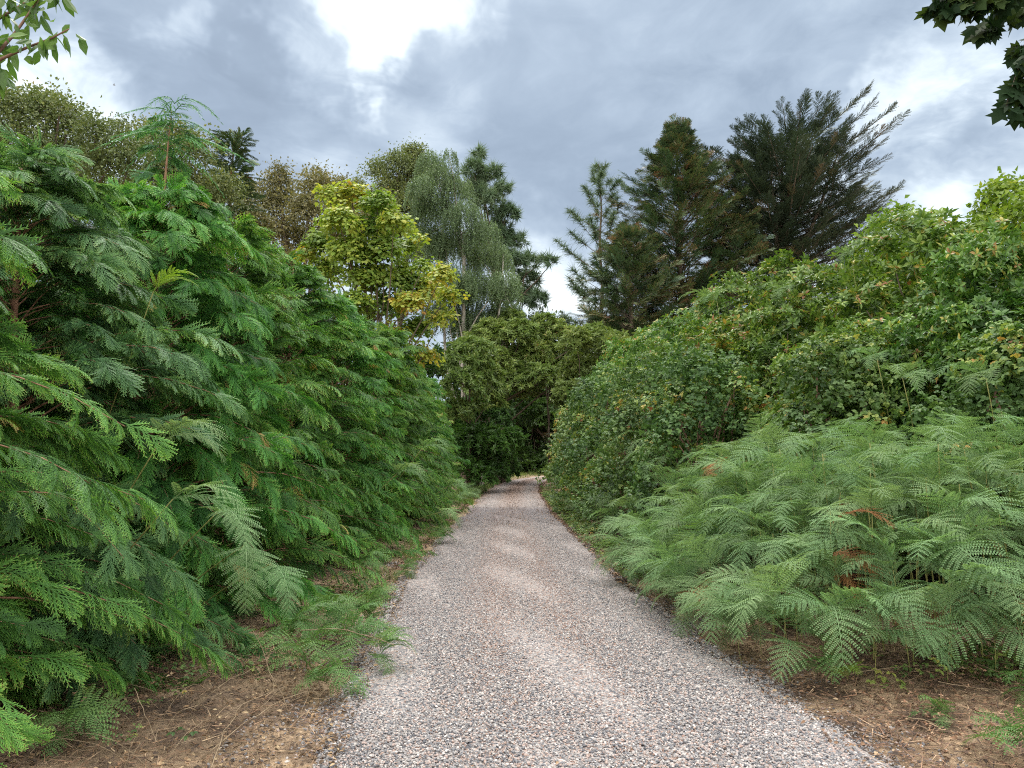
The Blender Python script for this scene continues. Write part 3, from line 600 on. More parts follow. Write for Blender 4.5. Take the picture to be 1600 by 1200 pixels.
ros = [rosette(s, 8, .145, .048, 28, seg=2) for s in (1, 2, 3)]
RG = 'evergreen rhododendrons on the bank right of the track'
rb1 = bush('rhododendron_bush', 'large glossy rhododendron topping the right bank, directly right of the spreading cypress trunk', 'bush', (5.3, 13.6, 0), 101, 2.0, 2.0, 5.2, .66, 58, ros, 21, M_rho, group=RG, keep=.06, tj=.2, tlobe=.18)
rb2 = bush('rhododendron_bush', 'broad glossy rhododendron on the right bank behind the brambles and tallest bracken', 'bush', (6.3, 11.4, 0), 111, 1.9, 1.9, 5.15, .66, 54, ros, 21, M_rho, group=RG, keep=.06, tj=.2, tlobe=.18)
for src, x, y, s, h, lab in [(rb1, 7.0, 8.9, .92, .90, 'glossy rhododendron at the right edge of the picture behind the bracken'),
                             (rb2, 5.0, 17.0, 1.0, 1.05, 'glossy rhododendron on the right bank, below the spreading cypress trunk'),
                             (rb1, 4.8, 21.0, 1.0, 1.08, 'glossy rhododendron on the right bank, below the pointed dark conifer'),
                             (rb2, 4.8, 25.8, 1.0, 1.14, 'glossy rhododendron far along the right bank, below the brownish conifer'),
                             (rb1, 5.0, 31.0, 1.1, 1.26, 'last rhododendron of the right bank, beside the evergreen arch'),
                             (rb2, 7.6, 15.5, 1.1, 1.08, 'rhododendron behind the highest part of the right bank'),
                             (rb1, 4.6, 10.4, .62, .66, 'small rhododendron low on the right bank among brambles')]:
    dup(src, (x, y, 0), x * 7 + y, (s, s, h), lab, RG)
tri = [trifol(s) for s in (1, 2, 3)]
for k_, (src, x, y, s, h, lab) in enumerate([(rb2, 4.6, 12.6, .72, .80, 'rounded rhododendron dome in front of the highest one'), (rb1, 4.0, 15.6, .70, .82, 'rounded rhododendron dome between the third and fourth bramble thickets'), (rb2, 3.8, 18.8, .72, .84, 'rounded rhododendron dome above the brambles, opposite the dark patch'), (rb1, 3.7, 22.8, .75, .88, 'rounded rhododendron dome above the far brambles'), (rb2, 5.9, 9.6, .66, .84, 'rounded rhododendron dome above the withered brambles'), (rb1, 8.4, 10.4, .8, 1.02, 'rhododendron at the right edge under the tall shrub'), (rb2, 3.9, 27.6, .85, .98, 'rounded rhododendron dome nearest the arch on the right')]):
    dup(src, (x, y, 0), x * 3 + y * 2 + k_, (s, s, h), lab, RG)
BG = 'bramble thickets along the right of the track'
bm1 = bush('bramble_thicket', 'bramble thicket with yellow and brown leaves behind the middle of the bracken bank', 'bramble', (4.2, 9.9, 0), 121, 1.2, 1.2, 3.2, .42, 38, tri, 50, M_brm, M_twig, BG, stems=30, tj=.24, tlobe=.26, tint=.05, shell=.6)
bm2 = bush('bramble_thicket', 'tangled bramble thicket behind the left end of the bracken bank', 'bramble', (3.0, 11.9, 0), 131, 1.25, 1.2, 3.3, .44, 38, tri, 50, M_brm, M_twig, BG, stems=30, tj=.24, tlobe=.26, tint=.05, shell=.6)
for src, x, y, s, h, lab in [(bm1, 5.5, 8.2, 1.0, .95, 'bramble thicket with withered brown leaves near the right edge, above the bracken'),
                             (bm2, 2.85, 14.0, 1.05, 1.06, 'bramble thicket leaning to the track just past the bracken bank'),
                             (bm1, 2.65, 16.6, 1.1, 1.12, 'bramble thicket beside the track, third beyond the bracken bank'),
                             (bm2, 2.55, 19.4, 1.1, 1.14, 'bramble thicket beside the track opposite the dark patch'),
                             (bm1, 2.55, 22.6, 1.15, 1.20, 'bramble thicket with pale leaves bulging over the track edge'),
                             (bm2, 2.65, 26.2, 1.2, 1.22, 'bramble thicket at the far right edge of the track'),
                             (bm1, 3.0, 30.0, 1.25, 1.30, 'last bramble thicket before the evergreen arch'),
                             (bm2, 6.6, 7.0, 1.0, .86, 'bramble thicket cut by the right edge of the picture')]:
    dup(src, (x, y, 0), x * 5 + y * 3, (s, s, h), lab, BG)
shr = [clump(s, 10, .10, .07, .19, .5) for s in (5, 6)]
s1 = bush('tall_shrub', 'tall yellow green shrub at the top right corner above the rhododendrons', 'shrub', (8.3, 12.4, 0), 141, 1.6, 1.5, 6.2, .55, 60, shr, 42, M_shr, M_bark, 'tall yellowish shrubs', shell=.6)
dup(s1, (7.15, 13.4, 0), 2.0, (1, 1, .96), 'tall yellow green shrub left of the corner one, touching the spreading cypress', 'tall yellowish shrubs')
dup(s1, (9.8, 10.6, 0), 4.0, (1, 1, .97), 'tall yellow green shrub at the right edge, mostly outside the picture', 'tall yellowish shrubs')

# evergreen arch over the far track
rosf = [rosette(s, 9, .26, .085, 30) for s in (11, 12, 13)]
def ptree(name, label, cat, lob, base, seed, tms, dens, lm, wm, r0, group=None, fork=.35, n_max=40, **kw):
    L = lobe_leaves(seed, lob, tms, dens, **kw); W = limbs(seed, base, lob, r0, fork, n_max=n_max); base = np.array(base, float)
    for m in (W, L): m.V = [v - base for v in m.V]
    return tree(name, label, cat, base, W, L, wm, lm, group)
AG = 'old rhododendrons arching over the far track'
lb = lobesP([(735, 560, 34), (755, 600, 36), (722, 610, 34), (765, 630, 26), (715, 575, 30), (715, 650, 26)], 33, 1, 1.2)
ptree('old_rhododendron', 'olive green rhododendron left of the far track, above its foot tinted dark for shade', 'bush', lb, (-2.0, 35.5, 0), 201, rosf, 26, M_rhod, M_bark, .16, AG, rnd=.5)
lb = lobesP([(722, 738, 30, -1.5), (752, 748, 22, -2), (778, 745, 18, -1), (705, 725, 34, -2), (730, 700, 34, -1.5), (745, 650, 32), (775, 660, 28), (740, 690, 36), (775, 700, 34), (745, 730, 30), (785, 725, 24), (715, 700, 30), (800, 690, 20), (715, 660, 30)], 36, 21, 1.2)
ptree('dark_evergreen', 'rhododendron foot, leaves tinted dark for shade, reaching the ground at the left of the far track', 'bush', lb, (-1.7, 36.8, 0), 221, rosf, 22, M_rho, M_bark, .12, 'dark evergreens behind the bend', tint=-.30, tj=.08)  # separate bush, tint lowered to imitate shade under the olive crown
lb = lobesP([(752, 540, 28), (795, 530, 30), (840, 532, 28), (770, 570, 32), (815, 568, 32), (862, 560, 30), (800, 600, 30), (845, 596, 28), (880, 592, 24), (885, 630, 24), (762, 612, 30), (822, 522, 20), (780, 518, 18), (870, 530, 28), (905, 535, 26), (900, 565, 28), (800, 506, 22), (850, 510, 20), (765, 522, 24), (930, 528, 22), (958, 540, 24), (840, 560, 30), (860, 585, 26), (825, 618, 18)], 41, 2, 1.8)
ptree('old_rhododendron', 'broad olive rhododendron whose crown arches over the dark bend of the track', 'bush', lb, (-2.9, 42, 0), 202, rosf, 30, M_rhod, M_bark, .22, AG, rnd=.4, shell=.4, keep=.3)
lb = lobesP([(900, 540, 26), (940, 545, 28), (975, 550, 24), (905, 580, 30), (890, 620, 26), (930, 590, 30), (900, 660, 26), (895, 700, 24), (918, 640, 30), (1000, 545, 22)], 38, 3, 1.6)
ptree('old_rhododendron', 'olive rhododendron right of the far track, closing the arch from the right', 'bush', lb, (4.0, 39, 0), 203, rosf, 24, M_rhod, M_bark, .2, AG, rnd=.5)
lb = lobesP([(765, 735, 30), (795, 738, 18), (790, 640, 40), (770, 690, 34), (800, 700, 28), (812, 655, 26), (780, 600, 40), (818, 712, 18)], 47, 4, 2)
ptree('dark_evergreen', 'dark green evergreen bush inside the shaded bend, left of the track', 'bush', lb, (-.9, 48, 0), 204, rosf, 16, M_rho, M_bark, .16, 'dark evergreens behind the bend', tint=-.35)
lb = lobesP([(800, 700, 40), (770, 700, 40), (760, 650, 50), (860, 735, 24), (820, 735, 24), (840, 738, 30), (800, 735, 30), (880, 738, 34), (925, 735, 40), (840, 690, 30), (820, 660, 40), (860, 660, 36), (890, 690, 36), (840, 620, 50), (880, 630, 50), (830, 715, 14), (865, 712, 18), (925, 650, 60), (800, 600, 50)], 74, 5, 3)
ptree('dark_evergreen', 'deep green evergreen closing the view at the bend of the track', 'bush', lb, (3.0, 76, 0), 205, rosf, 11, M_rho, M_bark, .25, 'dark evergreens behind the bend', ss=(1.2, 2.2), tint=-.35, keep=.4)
lb = lobesP([(700, 735, 40), (750, 740, 40), (740, 640, 60), (700, 600, 60), (760, 560, 50), (690, 680, 50), (740, 700, 40)], 52, 6, 3)
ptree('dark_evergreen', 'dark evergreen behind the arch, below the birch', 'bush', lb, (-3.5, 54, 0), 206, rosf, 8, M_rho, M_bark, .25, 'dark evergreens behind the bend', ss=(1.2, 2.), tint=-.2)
lb = lobesP([(930, 720, 60), (985, 560, 60), (1050, 580, 60), (930, 620, 60), (1000, 640, 60)], 45, 7, 3)
ptree('dark_evergreen', 'evergreen behind the right bank, under the brownish conifer', 'bush', lb, (6.5, 46, 0), 207, rosf, 8, M_rho, M_bark, .25, 'dark evergreens behind the bend', ss=(1.2, 2.), tint=-.1)
lb = [(x, 92 + (k % 3), z, 3.0) for k, (x, z) in enumerate([(-6, 2), (-2, 2), (2, 2), (6, 2), (10, 2), (-4, 6), (0, 6.5), (4, 6.5), (8, 6), (2, 9.5), (6, 9), (13, 4)])]
ptree('dark_evergreen', 'farthest evergreen, closing the dark hollow behind the bend', 'bush', lb, (3.0, 93, 0), 225, rosf, 7, M_rho, M_bark, .3, 'dark evergreens behind the bend', ss=(2, 3.2), tint=-.3, keep=.4)
lb = lobesP([(845, 505, 14), (870, 512, 12), (825, 512, 12), (888, 522, 12), (860, 525, 18)], 50, 8, .6)
ptree('small_tree', 'small grey green tree seen in the gap between birch and pine', 'tree', lb, (2.4, 50, 0), 208, [clump(9, 12, .22, .1, .5)], 12, M_bir, M_bark, .1)

# ------------------------------------------------------------------ background trees
oakc = [clump(s, 26, .10, .075, .42, .5) for s in (21, 22, 23)]
ptree('oak_tree', 'green and brown oak at the upper left corner behind the conifer row', 'tree', lobesP([(20, 195, 48), (70, 180, 38), (105, 200, 34), (150, 215, 32), (40, 250, 52), (110, 255, 48), (170, 262, 40), (205, 240, 24), (-40, 230, 50), (30, 310, 50), (110, 320, 50), (190, 320, 44), (-50, 300, 50), (60, 165, 14), (95, 165, 12), (20, 160, 14)], 22, 11, 1.5), (-12.5, 22.5, 0), 211, oakc, 30, M_oak, M_bark, .28, shell=.7, keep=.35, rnd=.6, ss=(.6, 1.1))
ptree('oak_tree', 'green and brown oak behind the nodding conifer', 'tree', lobesP([(235, 235, 32), (275, 225, 28), (305, 245, 30), (250, 290, 40), (300, 300, 40), (345, 310, 34), (300, 360, 45), (220, 340, 45), (190, 205, 16), (240, 205, 14)], 25, 12, 1.5), (-10.8, 26, 0), 212, oakc, 26, M_oak, M_bark, .25, shell=.7, keep=.35, rnd=.6, ss=(.65, 1.2))
oakf = [clump(s, 26, .15, .11, .58, .5) for s in (24, 25)]
ptree('oak_tree', 'brownish oak crown left of the yellow tree', 'tree', lobesP([(385, 310, 26), (435, 292, 24), (430, 330, 32), (490, 300, 26), (480, 340, 32), (530, 305, 24), (535, 340, 30), (390, 360, 34), (440, 375, 36), (500, 385, 36), (550, 370, 34), (410, 415, 30), (450, 420, 30), (590, 330, 20), (435, 268, 10), (495, 276, 10)], 36, 13, 1.8), (-10, 37, 0), 213, oakf, 15, M_oakb, M_bark, .3, shell=.6, keep=.3, rnd=.6, ss=(.6, 1.1))
ptree('broadleaf_tree', 'dark olive broadleaf tree behind the left side of the birch', 'tree', lobesP([(590, 268, 16), (620, 262, 20), (640, 245, 16), (655, 280, 30), (610, 300, 26), (640, 330, 34), (590, 330, 26), (620, 370, 34), (560, 290, 10), (660, 400, 30), (650, 240, 12)], 52, 14, 1.8), (-8, 53, 0), 214, oakf, 13, M_oak, M_bark, .35, shell=.6, keep=.3, ss=(.8, 1.3), tint=-.12)
pc = [palm_cluster(s, 13, .118, .26) for s in (1, 2, 3)]
ptree('sycamore_tree', 'sycamore with yellow green and orange autumn leaves rising above the left row', 'tree', lobesP([(515, 312, 20), (550, 312, 26), (590, 325, 28), (530, 350, 30), (575, 365, 32), (615, 350, 22), (500, 385, 24), (545, 400, 34), (600, 400, 30), (640, 390, 16), (480, 400, 14), (510, 430, 28), (570, 440, 34), (625, 430, 22), (690, 432, 18), (665, 455, 24), (700, 465, 16), (640, 480, 26), (690, 500, 18), (600, 485, 28), (555, 480, 28), (650, 520, 26), (610, 530, 26), (515, 475, 24), (655, 375, 10), (640, 450, 26), (660, 420, 16), (590, 440, 26), (540, 530, 26), (660, 560, 22)], 21.5, 15, 1.0), (-3.9, 22.2, 0), 215, pc, 46, M_syc, M_bark, .14, shell=.75, keep=.25, tlobe=.26, tint=.0, up_mix=.6, rnd=.3, ss=(.65, 1.15))
W, L = conifer(61, 13.9, lambda z: 2.5 * (1 - z / 14.2) ** .72, 230, lambda z: 5 + 25 * z / 14, .15, [spray(81, nb=9, nsub=2, wmax=.3, droop=.1, bdroop=.2, leafw=.045, hang=.2, t0=.2, t1=.7)], 7, .85, 5, .2)
tree('spruce_tree', 'dark spruce tip just right of the nodding conifer', 'conifer', (-10.6, 28.3, 0), W, L, M_bark, M_dark)
# birch
blob = lobesP([(672, 250, 22), (690, 275, 28), (660, 290, 24), (715, 290, 24), (680, 325, 38), (725, 335, 32), (665, 370, 34), (710, 385, 42), (755, 360, 26), (765, 400, 34), (700, 440, 44), (750, 450, 42), (790, 440, 26), (690, 490, 34), (740, 500, 40), (790, 490, 30), (810, 505, 20), (700, 240, 12)], 42, 16, 1.5)
bc = [strand(s, 1.5, 40, .10, .075) for s in (1, 2, 3, 4)]
r = np.random.default_rng(216); L = MB(); W = limbs(216, (-2.6, 42.5, 0), blob, .17, .7, sag=.12)
for c in blob:
    k = int(30 * 4 * math.pi * c[3] ** 2 * .45); d = norm(r.normal(0, 1, (k, 3))); d[:, 2] = np.abs(d[:, 2]) * .9 - .1
    p = np.array(c[:3]) + d * c[3] * (1 - .6 * r.random((k, 1)) ** 1.5); hx = np.stack([d[:, 0], d[:, 1], np.zeros(k)], 1) + r.normal(0, .3, (k, 3)) * (1, 1, 0)
    pick = r.integers(0, 4, k); tt = r.uniform(-.15, .15) + r.uniform(-.08, .08, k)
    for q in range(4): i = pick == q; L.place(bc[q], p[i], hx[i], np.tile([[0, 0, 1.]], (i.sum(), 1)) + r.normal(0, .10, (i.sum(), 3)), r.uniform(.45, .95, i.sum()), tt[i])
for (x, dx) in ((.9, .5), (-.5, -.6)): W.tube(curve((-2.6 + x, 42.5, 0), (-2.6 + x * 1.8 + dx, 42.4, 13), 0, 9, .1, 3), np.linspace(.15, .03, 9), 7)
for m in (W, L): m.V = [v - np.array([-2.6, 42.5, 0]) for v in m.V]
tree('birch_tree', 'tall grey green birch with hanging twigs and pale trunks, centre left', 'tree', (-2.6, 42.5, 0), W, L, M_barkb, M_bir)
# dense pine behind the birch
tf = [tuft(s, 30, .62, .055) for s in (1, 2, 3)]
ptree('pine_tree', 'dense dark green pine behind the right side of the birch', 'conifer', lobesP([(748, 245, 12), (740, 268, 18), (765, 278, 20), (785, 300, 14), (760, 320, 26), (740, 300, 20), (790, 340, 22), (775, 375, 28), (805, 380, 18), (790, 415, 26), (825, 412, 15), (848, 410, 11), (865, 408, 7), (825, 440, 18), (810, 470, 26), (840, 470, 14), (800, 510, 24)], 50, 17, 1.6), (-.5, 50.5, 0), 217, tf, 12, M_pine, M_bark, .3, up_mix=.3, rnd=.4, shell=.6, ss=(.7, 1.2), tint=-.1)
# loose pine right of the gap
W, L = conifer(63, 21.2, lambda z: np.interp(z, [4, 8, 12, 16, 19, 21.2], [5.6, 5.2, 3.9, 2.6, 1.3, .3]), 70, lambda z: 8 + 38 * z / 21, -.10, [tuft(s, 30, .75, .05, back=-.3) for s in (7, 8)], 11, .95, 5, .22, branch_r=.016, start=.45, flat=.4)
tree('pine_tree', 'loose see-through pine with bare branches, first conifer right of the gap', 'conifer', (5.9, 50, 0), W, L, M_bark, M_pine)
# pointed dark conifers
dk = [spray(s, nb=7, nsub=4, wmax=.40, droop=.05, bdroop=.1, leafw=.028, hang=.1, t0=.25, t1=.75) for s in (91, 92, 93)]
W, L = conifer(64, 23.0, lambda z: np.interp(z, [3, 9, 13, 16, 18.5, 20.6, 21.8, 23.0], [6.2, 6.0, 5.4, 4.3, 2.9, 1.3, .55, .12]), 520, lambda z: 12 + 24 * z / 22, .04, dk, 20, 1.05, 3.5, .35, branch_r=.014, start=.3, flat=.4, btr=.3, er=22)
W2, L2 = conifer(65, 6.6, lambda z: 1.0 * (1 - z / 6.7) + .06, 50, lambda z: 30, 0, dk, 5, .7, 1.5, .08)
W.V += [v + (1.3, .5, 15.2) for v in W2.V]; W.F += [f + W.n for f in W2.F]; W.T += W2.T; W.n += W2.n
L.V += [v + (1.3, .5, 15.2) for v in L2.V]; L.F += [f + L.n for f in L2.F]; L.T += L2.T; L.n += L2.n
tree('pointed_conifer', 'dense dark conifer with double pointed top and brown patches', 'conifer', (10.7, 48, 0), W, L, M_bark, M_dark)
W, L = conifer(66, 14.6, lambda z: np.interp(z, [1, 5, 9, 12, 14.6], [4.2, 4.0, 3.4, 2.2, .3]), 330, lambda z: 8 + 25 * z / 14, .04, dk, 14, 1.05, 1.5, .25, start=.3, flat=.4, btr=.32, er=22)
tree('pointed_conifer', 'lower brownish conifer in front of the double topped one', 'conifer', (6.9, 44, 0), W, L, M_bark, M_dark, rz=.6)
W, L = conifer(67, 16.5, lambda z: np.interp(z, [1, 6, 11, 14, 16.5], [3.6, 3.6, 3.2, 1.8, .3]), 280, lambda z: 8 + 25 * z / 14, .04, dk, 14, 1.05, 1.5, .25, start=.3, flat=.4, btr=.3, er=22)
tree('pointed_conifer', 'dark conifer right of the double topped one, left of the bare trunk gap', 'conifer', (14.0, 47, 0), W, L, M_bark, M_dark, rz=.6)
# spreading cypress with flat rising limbs
fan = [spray(q, nb=9, nsub=3, wmax=.36, droop=-.06, bdroop=-.10, leafw=.024, hang=-.05, t0=.2, t1=.65) for q in (95, 96, 97)]
def spreading():
    base = P(1214, 640, 50); base[2] = 0
    env = lambda z: np.interp(z, [8, 10, 13, 16, 19, 22, 24.4], [3.4, 5.6, 6.9, 7.0, 6.0, 4.4, 1.6])
    W, L = conifer(67, 22.6, env, 150, lambda z: 12 + 1.2 * (z - 10), -.10, fan, 20, 1.5, 9.0, .42, lean=(1.5, 0), branch_r=.020, start=.30, flat=.22, btr=.12, er=9, asym=.16, lift=.0, leader=False)
    for k, (dx, dy, h, sd) in enumerate([(-3.5, 1.5, 22.0, 1), (3.7, -1.5, 22.0, 2), (1.7, 2.5, 22.6, 3), (-1.2, -2.0, 21.6, 4), (-2.4, -1.0, 20.5, 5), (.6, .5, 22.4, 6), (5.2, 1.0, 19.6, 7)]):
        n0 = 11.0 + .6 * k; p0 = np.array([.4, 0, n0]); p1 = np.array([dx + .6, dy, h]); W.tube(curve(p0, p1, -.35, 10, .08, sd), np.linspace(.22, .03, 10), 7)
        W2, L2 = conifer(70 + sd, 8.5, lambda z: np.interp(z, [0, 4, 7, 8.5], [2.8, 3.2, 2.3, 1.0]), 44, lambda z: 10 + 2 * z, -.10, fan, 11, 1.3, .5, .02, branch_r=.014, start=.3, flat=.25, er=10, lift=.0, leader=False)
        off = p1 - np.array([0, 0, 8.6]); tilt = np.array([[1, 0, (dx - .0) * .06], [0, 1, dy * .06], [0, 0, 1]])
        for A, B in ((W, W2), (L, L2)):
            B.V = [(v - [0, 0, 8.5]) @ tilt.T + [0, 0, 8.5] for v in B.V]; A.V += [v + off for v in B.V]; A.F += [f + A.n for f in B.F]; A.T += B.T; A.n += B.n
    return tree('spreading_cypress', 'wide dark cypress with layered spreading limbs and bare trunk, right of centre', 'conifer', base, W, L, M_bark, M_mont)
spreading()
# more wood behind, seen only in gaps
fo = [clump(31, 12, .4, .26, 1.0, .5)]
for x, y, h, lab in [(-22, 40, 12, 'far left broadleaf tree mostly hidden by the oak'), (-16, 48, 13, 'broadleaf tree far behind the brown oak'), (24, 42, 12, 'broadleaf tree far behind the right bank'), (17, 34, 9, 'bushy tree behind the tall shrubs on the right'), (-16, 30, 9, 'bushy tree behind the left conifers'), (12, 38, 8.5, 'low bushy tree behind the right bank, under the cypress')]:
    lb = [(x + q[0], y + q[1], q[2], q[3]) for q in bush_lobes(int(x * 3 + 400), 3.2, 3.2, h, 1.3, 26)]
    ptree('background_tree', lab, 'tree', lb, (x, y, 0), int(x + 300), fo, 5, M_oak, M_bark, .25, 'trees in the background', shell=.6)

# ------------------------------------------------------------------ bracken
fr = [frond(s, 1., 12, 17, .46, rs, fl) for s, rs, fl in ((1, 48, -58), (2, 38, -75), (3, 58, -45), (4, 30, -62))]
def frond_mesh(k, mat): m = MB(); m.add(*fr[k]); return m.mesh('frond', mat)
FM = [frond_mesh(k, M_brk) for k in range(4)]; FY = frond_mesh(0, M_brky); FD = frond_mesh(1, M_brkd)
def add_frond(par, me, loc, az, pitch, roll, s):
    o = bpy.data.objects.new('frond', me); COL.objects.link(o); o.parent = par; o.location = loc; o.rotation_euler = (R(roll), -R(pitch), az); o.scale = (s, s, s); return o
M_brkv = leaf_mat('shade_toned_bracken_leaves', [(0, (.040, .090, .030)), (.4, (.085, .175, .055)), (.75, (.16, .28, .085)), (.93, (.26, .38, .10)), (1, (.50, .40, .07))], .5, .3, spec=.25)  # darker copy of the bracken leaves, shade put into the colour
FS = []
for k_, (rs_, fl_) in enumerate([(45, -60), (35, -80), (55, -50)]):
    m = MB(); m.add(*frond(20 + k_, 1., 9, 10, .48, rs_, fl_, .042, .17)); FS.append(m.mesh('frond', M_brkv))
stem_meshes = []
for k in range(3):
    m = MB(); m.tube(curve((0, 0, 0), (.12, 0, 1), 0, 7, .008, k), np.linspace(.0055, .003, 7), 5); stem_meshes.append(m.mesh('stem', M_stem, True))
def bracken(x, y, h, az, label, group, seed, n_f=4, L=.8, mats=None, spread=1.0, z0=None, pitch=0):
    r = np.random.default_rng(seed); z = float(gz(x, y)) if z0 is None else z0
    t = thing('bracken_fern', label, 'fern', (x, y, z), group)
    o = bpy.data.objects.new('stem', stem_meshes[seed % 3]); COL.objects.link(o); o.parent = t; o.rotation_euler[2] = az; o.scale = (h * 1.0, h, h)
    for k in range(n_f):
        q = 1.0 - .62 * k / n_f * r.uniform(.8, 1.1); a = az + (0 if k == 0 else r.uniform(.35, 1.25) * (1 if k % 2 else -1)) * spread
        px = .12 * h * q; me = (mats or FM)[r.integers(0, len(mats or FM))]
        add_frond(t, me, (px * math.cos(az), px * math.sin(az), h * q), a, r.uniform(-26, 34) + pitch, r.uniform(-28, 28), L * r.uniform(.78, 1.12) * (1 - .05 * k))
    return t
r = np.random.default_rng(505)
# bank: from the track edge back to the brambles
def bank_front(x):   # nearest y of the bank for a given x
    return np.interp(x, [1.2, 1.5, 2.0, 2.6, 3.2, 4.5, 6], [7.4, 6.7, 5.5, 5.3, 5.15, 4.9, 4.7])
pts = []
tries = 0
while len(pts) < 220 and tries < 20000:
    tries += 1; x = r.uniform(1.3, 6.6); y = r.uniform(4.7, 12.5)
    if x - .0 > .70 * y + .5: continue
    d = y - bank_front(x); back = np.interp(x, [1.5, 2.2, 2.6, 3.5, 4.5, 6.6], [10.4, 10.8, 11.2, 10.2, 8.8, 7.2])
    if d < .15 or y > back or x < ER(y) - .02: continue
    if all((x - a[0]) ** 2 + (y - a[1]) ** 2 > .07 for a in pts): pts.append((x, y, d))
ORD = ['first', 'second', 'third', 'fourth', 'fifth', 'sixth', 'seventh', 'eighth', 'ninth', 'tenth', 'eleventh', 'twelfth', 'thirteenth', 'fourteenth', 'fifteenth']
front = sorted([p for p in pts if min(p[2], (p[0] - ER(p[1])) * 1.0) < .55], key=lambda p: p[0] / p[1])
for i, (x, y, d) in enumerate(pts):
    e = min(d, (x - ER(y)) * 1.1); h = float(np.clip(.40 + .80 * e, .36, 1.50)) * r.uniform(.88, 1.12)
    az = math.atan2(-.75, -.65) + r.uniform(-1.1, 1.1)
    if (x, y, d) in front[:15]: lab, gp = f'{ORD[front.index((x, y, d))]} green bracken plant from the left along the front of the right bank', 'bracken plants along the front of the right bank'
    elif e < 1.3: lab, gp = 'green bracken plant among the nearer ones of the dense bank right of the track', 'nearer bracken plants inside the right bank'
    else: lab, gp = 'tall green bracken plant at the back of the dense bank right of the track', 'taller bracken plants at the back of the right bank'
    q_ = r.random(); ms = FM if q_ > .06 else (FM + [FY] if q_ > .025 else FM + [FD])
    bracken(x, y, h, az, lab, gp, 600 + i, 6, r.uniform(.56, .78), ms)
# along the right edge further up
gpr = 'bracken along the right edge beyond the bank'; k = 0
for y in np.arange(10.8, 26, .95):
    x = ER(y) + .45 + r.uniform(0, .35); bracken(x, y + r.uniform(-.2, .2), r.uniform(.45, .85) if y < 17 else r.uniform(.3, .6), math.atan2(-.5, -.85) + r.uniform(-.6, .6), 'bracken plant at the foot of the brambles along the right edge of the track', gpr, 900 + k, 4, .72 if y < 16 else .5); k += 1
# left low ferns beyond the row
for i in range(16):
    y = 23.5 + i * .9; x = EL(y) - .2 - r.uniform(0, .7); bracken(x, y, .22, r.uniform(-1, 1), 'low bright green fern on the left verge beyond the conifer row', 'low ferns on the far left verge', 950 + i, 4, .75, None)
# ferns growing out of the left row
for (u, v, Y, az, h, lab, L, pt) in [(385, 850, 5.6, -1.1, 0, 'large bracken frond hanging out of the conifers over the left verge', .60, -62), (425, 880, 5.7, -.7, 0, 'second hanging bracken frond, right of the large one on the left', .52, -55), (340, 800, 5.3, -.7, 0, 'dark bracken frond above the two hanging ones on the left', .6, -30),
                             (250, 690, 5.0, -.3, 0, 'pale bracken frond lying across the conifer sprays at mid left', .6, 0), (270, 780, 4.8, -.2, 0, 'dark bracken frond below the pale one among the conifer sprays', .6, -10),
                             (240, 455, 5.6, -.1, 0, 'yellow green bracken frond with orange tip high in the conifers', .42, 15), (660, 700, 13.5, -.6, 0, 'pale bracken frond among the middle conifers', .7, 0),
                             (700, 760, 16.5, -.8, 0, 'bracken frond at the foot of the farther conifers', .7, 0), (620, 740, 11.5, -.7, 0, 'bracken frond in the conifers above the narrow verge', .7, 0), (690, 800, 14.5, -.9, 0, 'bracken frond drooping towards the track from the left row', .7, -15)]:
    p = P(u, v, Y); base = np.array([p[0] - 1.3, p[1] + .9, 0.05])
    t = thing('bracken_fern', lab, 'fern', base)
    stick(curve((0, 0, 0), p - base, .05, 8, .01, 3), .006, .004, 'stem', M_stem, None, None).parent = t
    for kk in range(2 if L < .9 else 3):
        add_frond(t, (FY if 'yellow' in lab else FM[kk % 3]), p - base, az + .4 * kk, pt - 6 * kk, 10 * kk, L * (1 - .12 * kk))
# flattened ferns on the left verge
for (u, v, az, h, L, lab, pt) in [(565, 1035, -.6, .30, .52, 'collapsed bracken plant lying against the left edge of the gravel', 8), (500, 1070, -1.2, .24, .5, 'bracken plant on the left verge in front of the collapsed one', 5), (535, 1085, -1.0, .16, .42, 'lowest bracken on the left verge, its tip on the gravel', 10), (590, 1000, -.4, .30, .45, 'upright bracken just beyond the collapsed one on the left', 20), (470, 1040, -.9, .32, .52, 'bracken half under the hanging fronds on the left verge', 5), (610, 1050, -.3, .22, .42, 'bracken whose fronds touch the gravel beside the collapsed one', 5), (520, 1015, -.8, .36, .5, 'tallest bracken of the clump on the left verge', 12), (575, 925, -.5, .38, .5, 'small bracken arching over the left verge beyond the collapsed one', -20), (640, 905, -.1, .2, .42, 'low bracken at the left gravel edge', -10), (540, 1000, -.9, .3, .5, 'bracken behind the collapsed one on the left verge', -20), (120, 1190, -.3, .15, .45, 'low fern at the bottom left corner under the conifer', 0), (690, 850, -.3, .2, .5, 'small fern where the left verge narrows', -10)]:
    p = G(u, v); bracken(p[0] - .1, p[1], h, az, lab, 'bracken plants on the left verge', int(u), 7, L, FS, 1.4, pitch=pt)
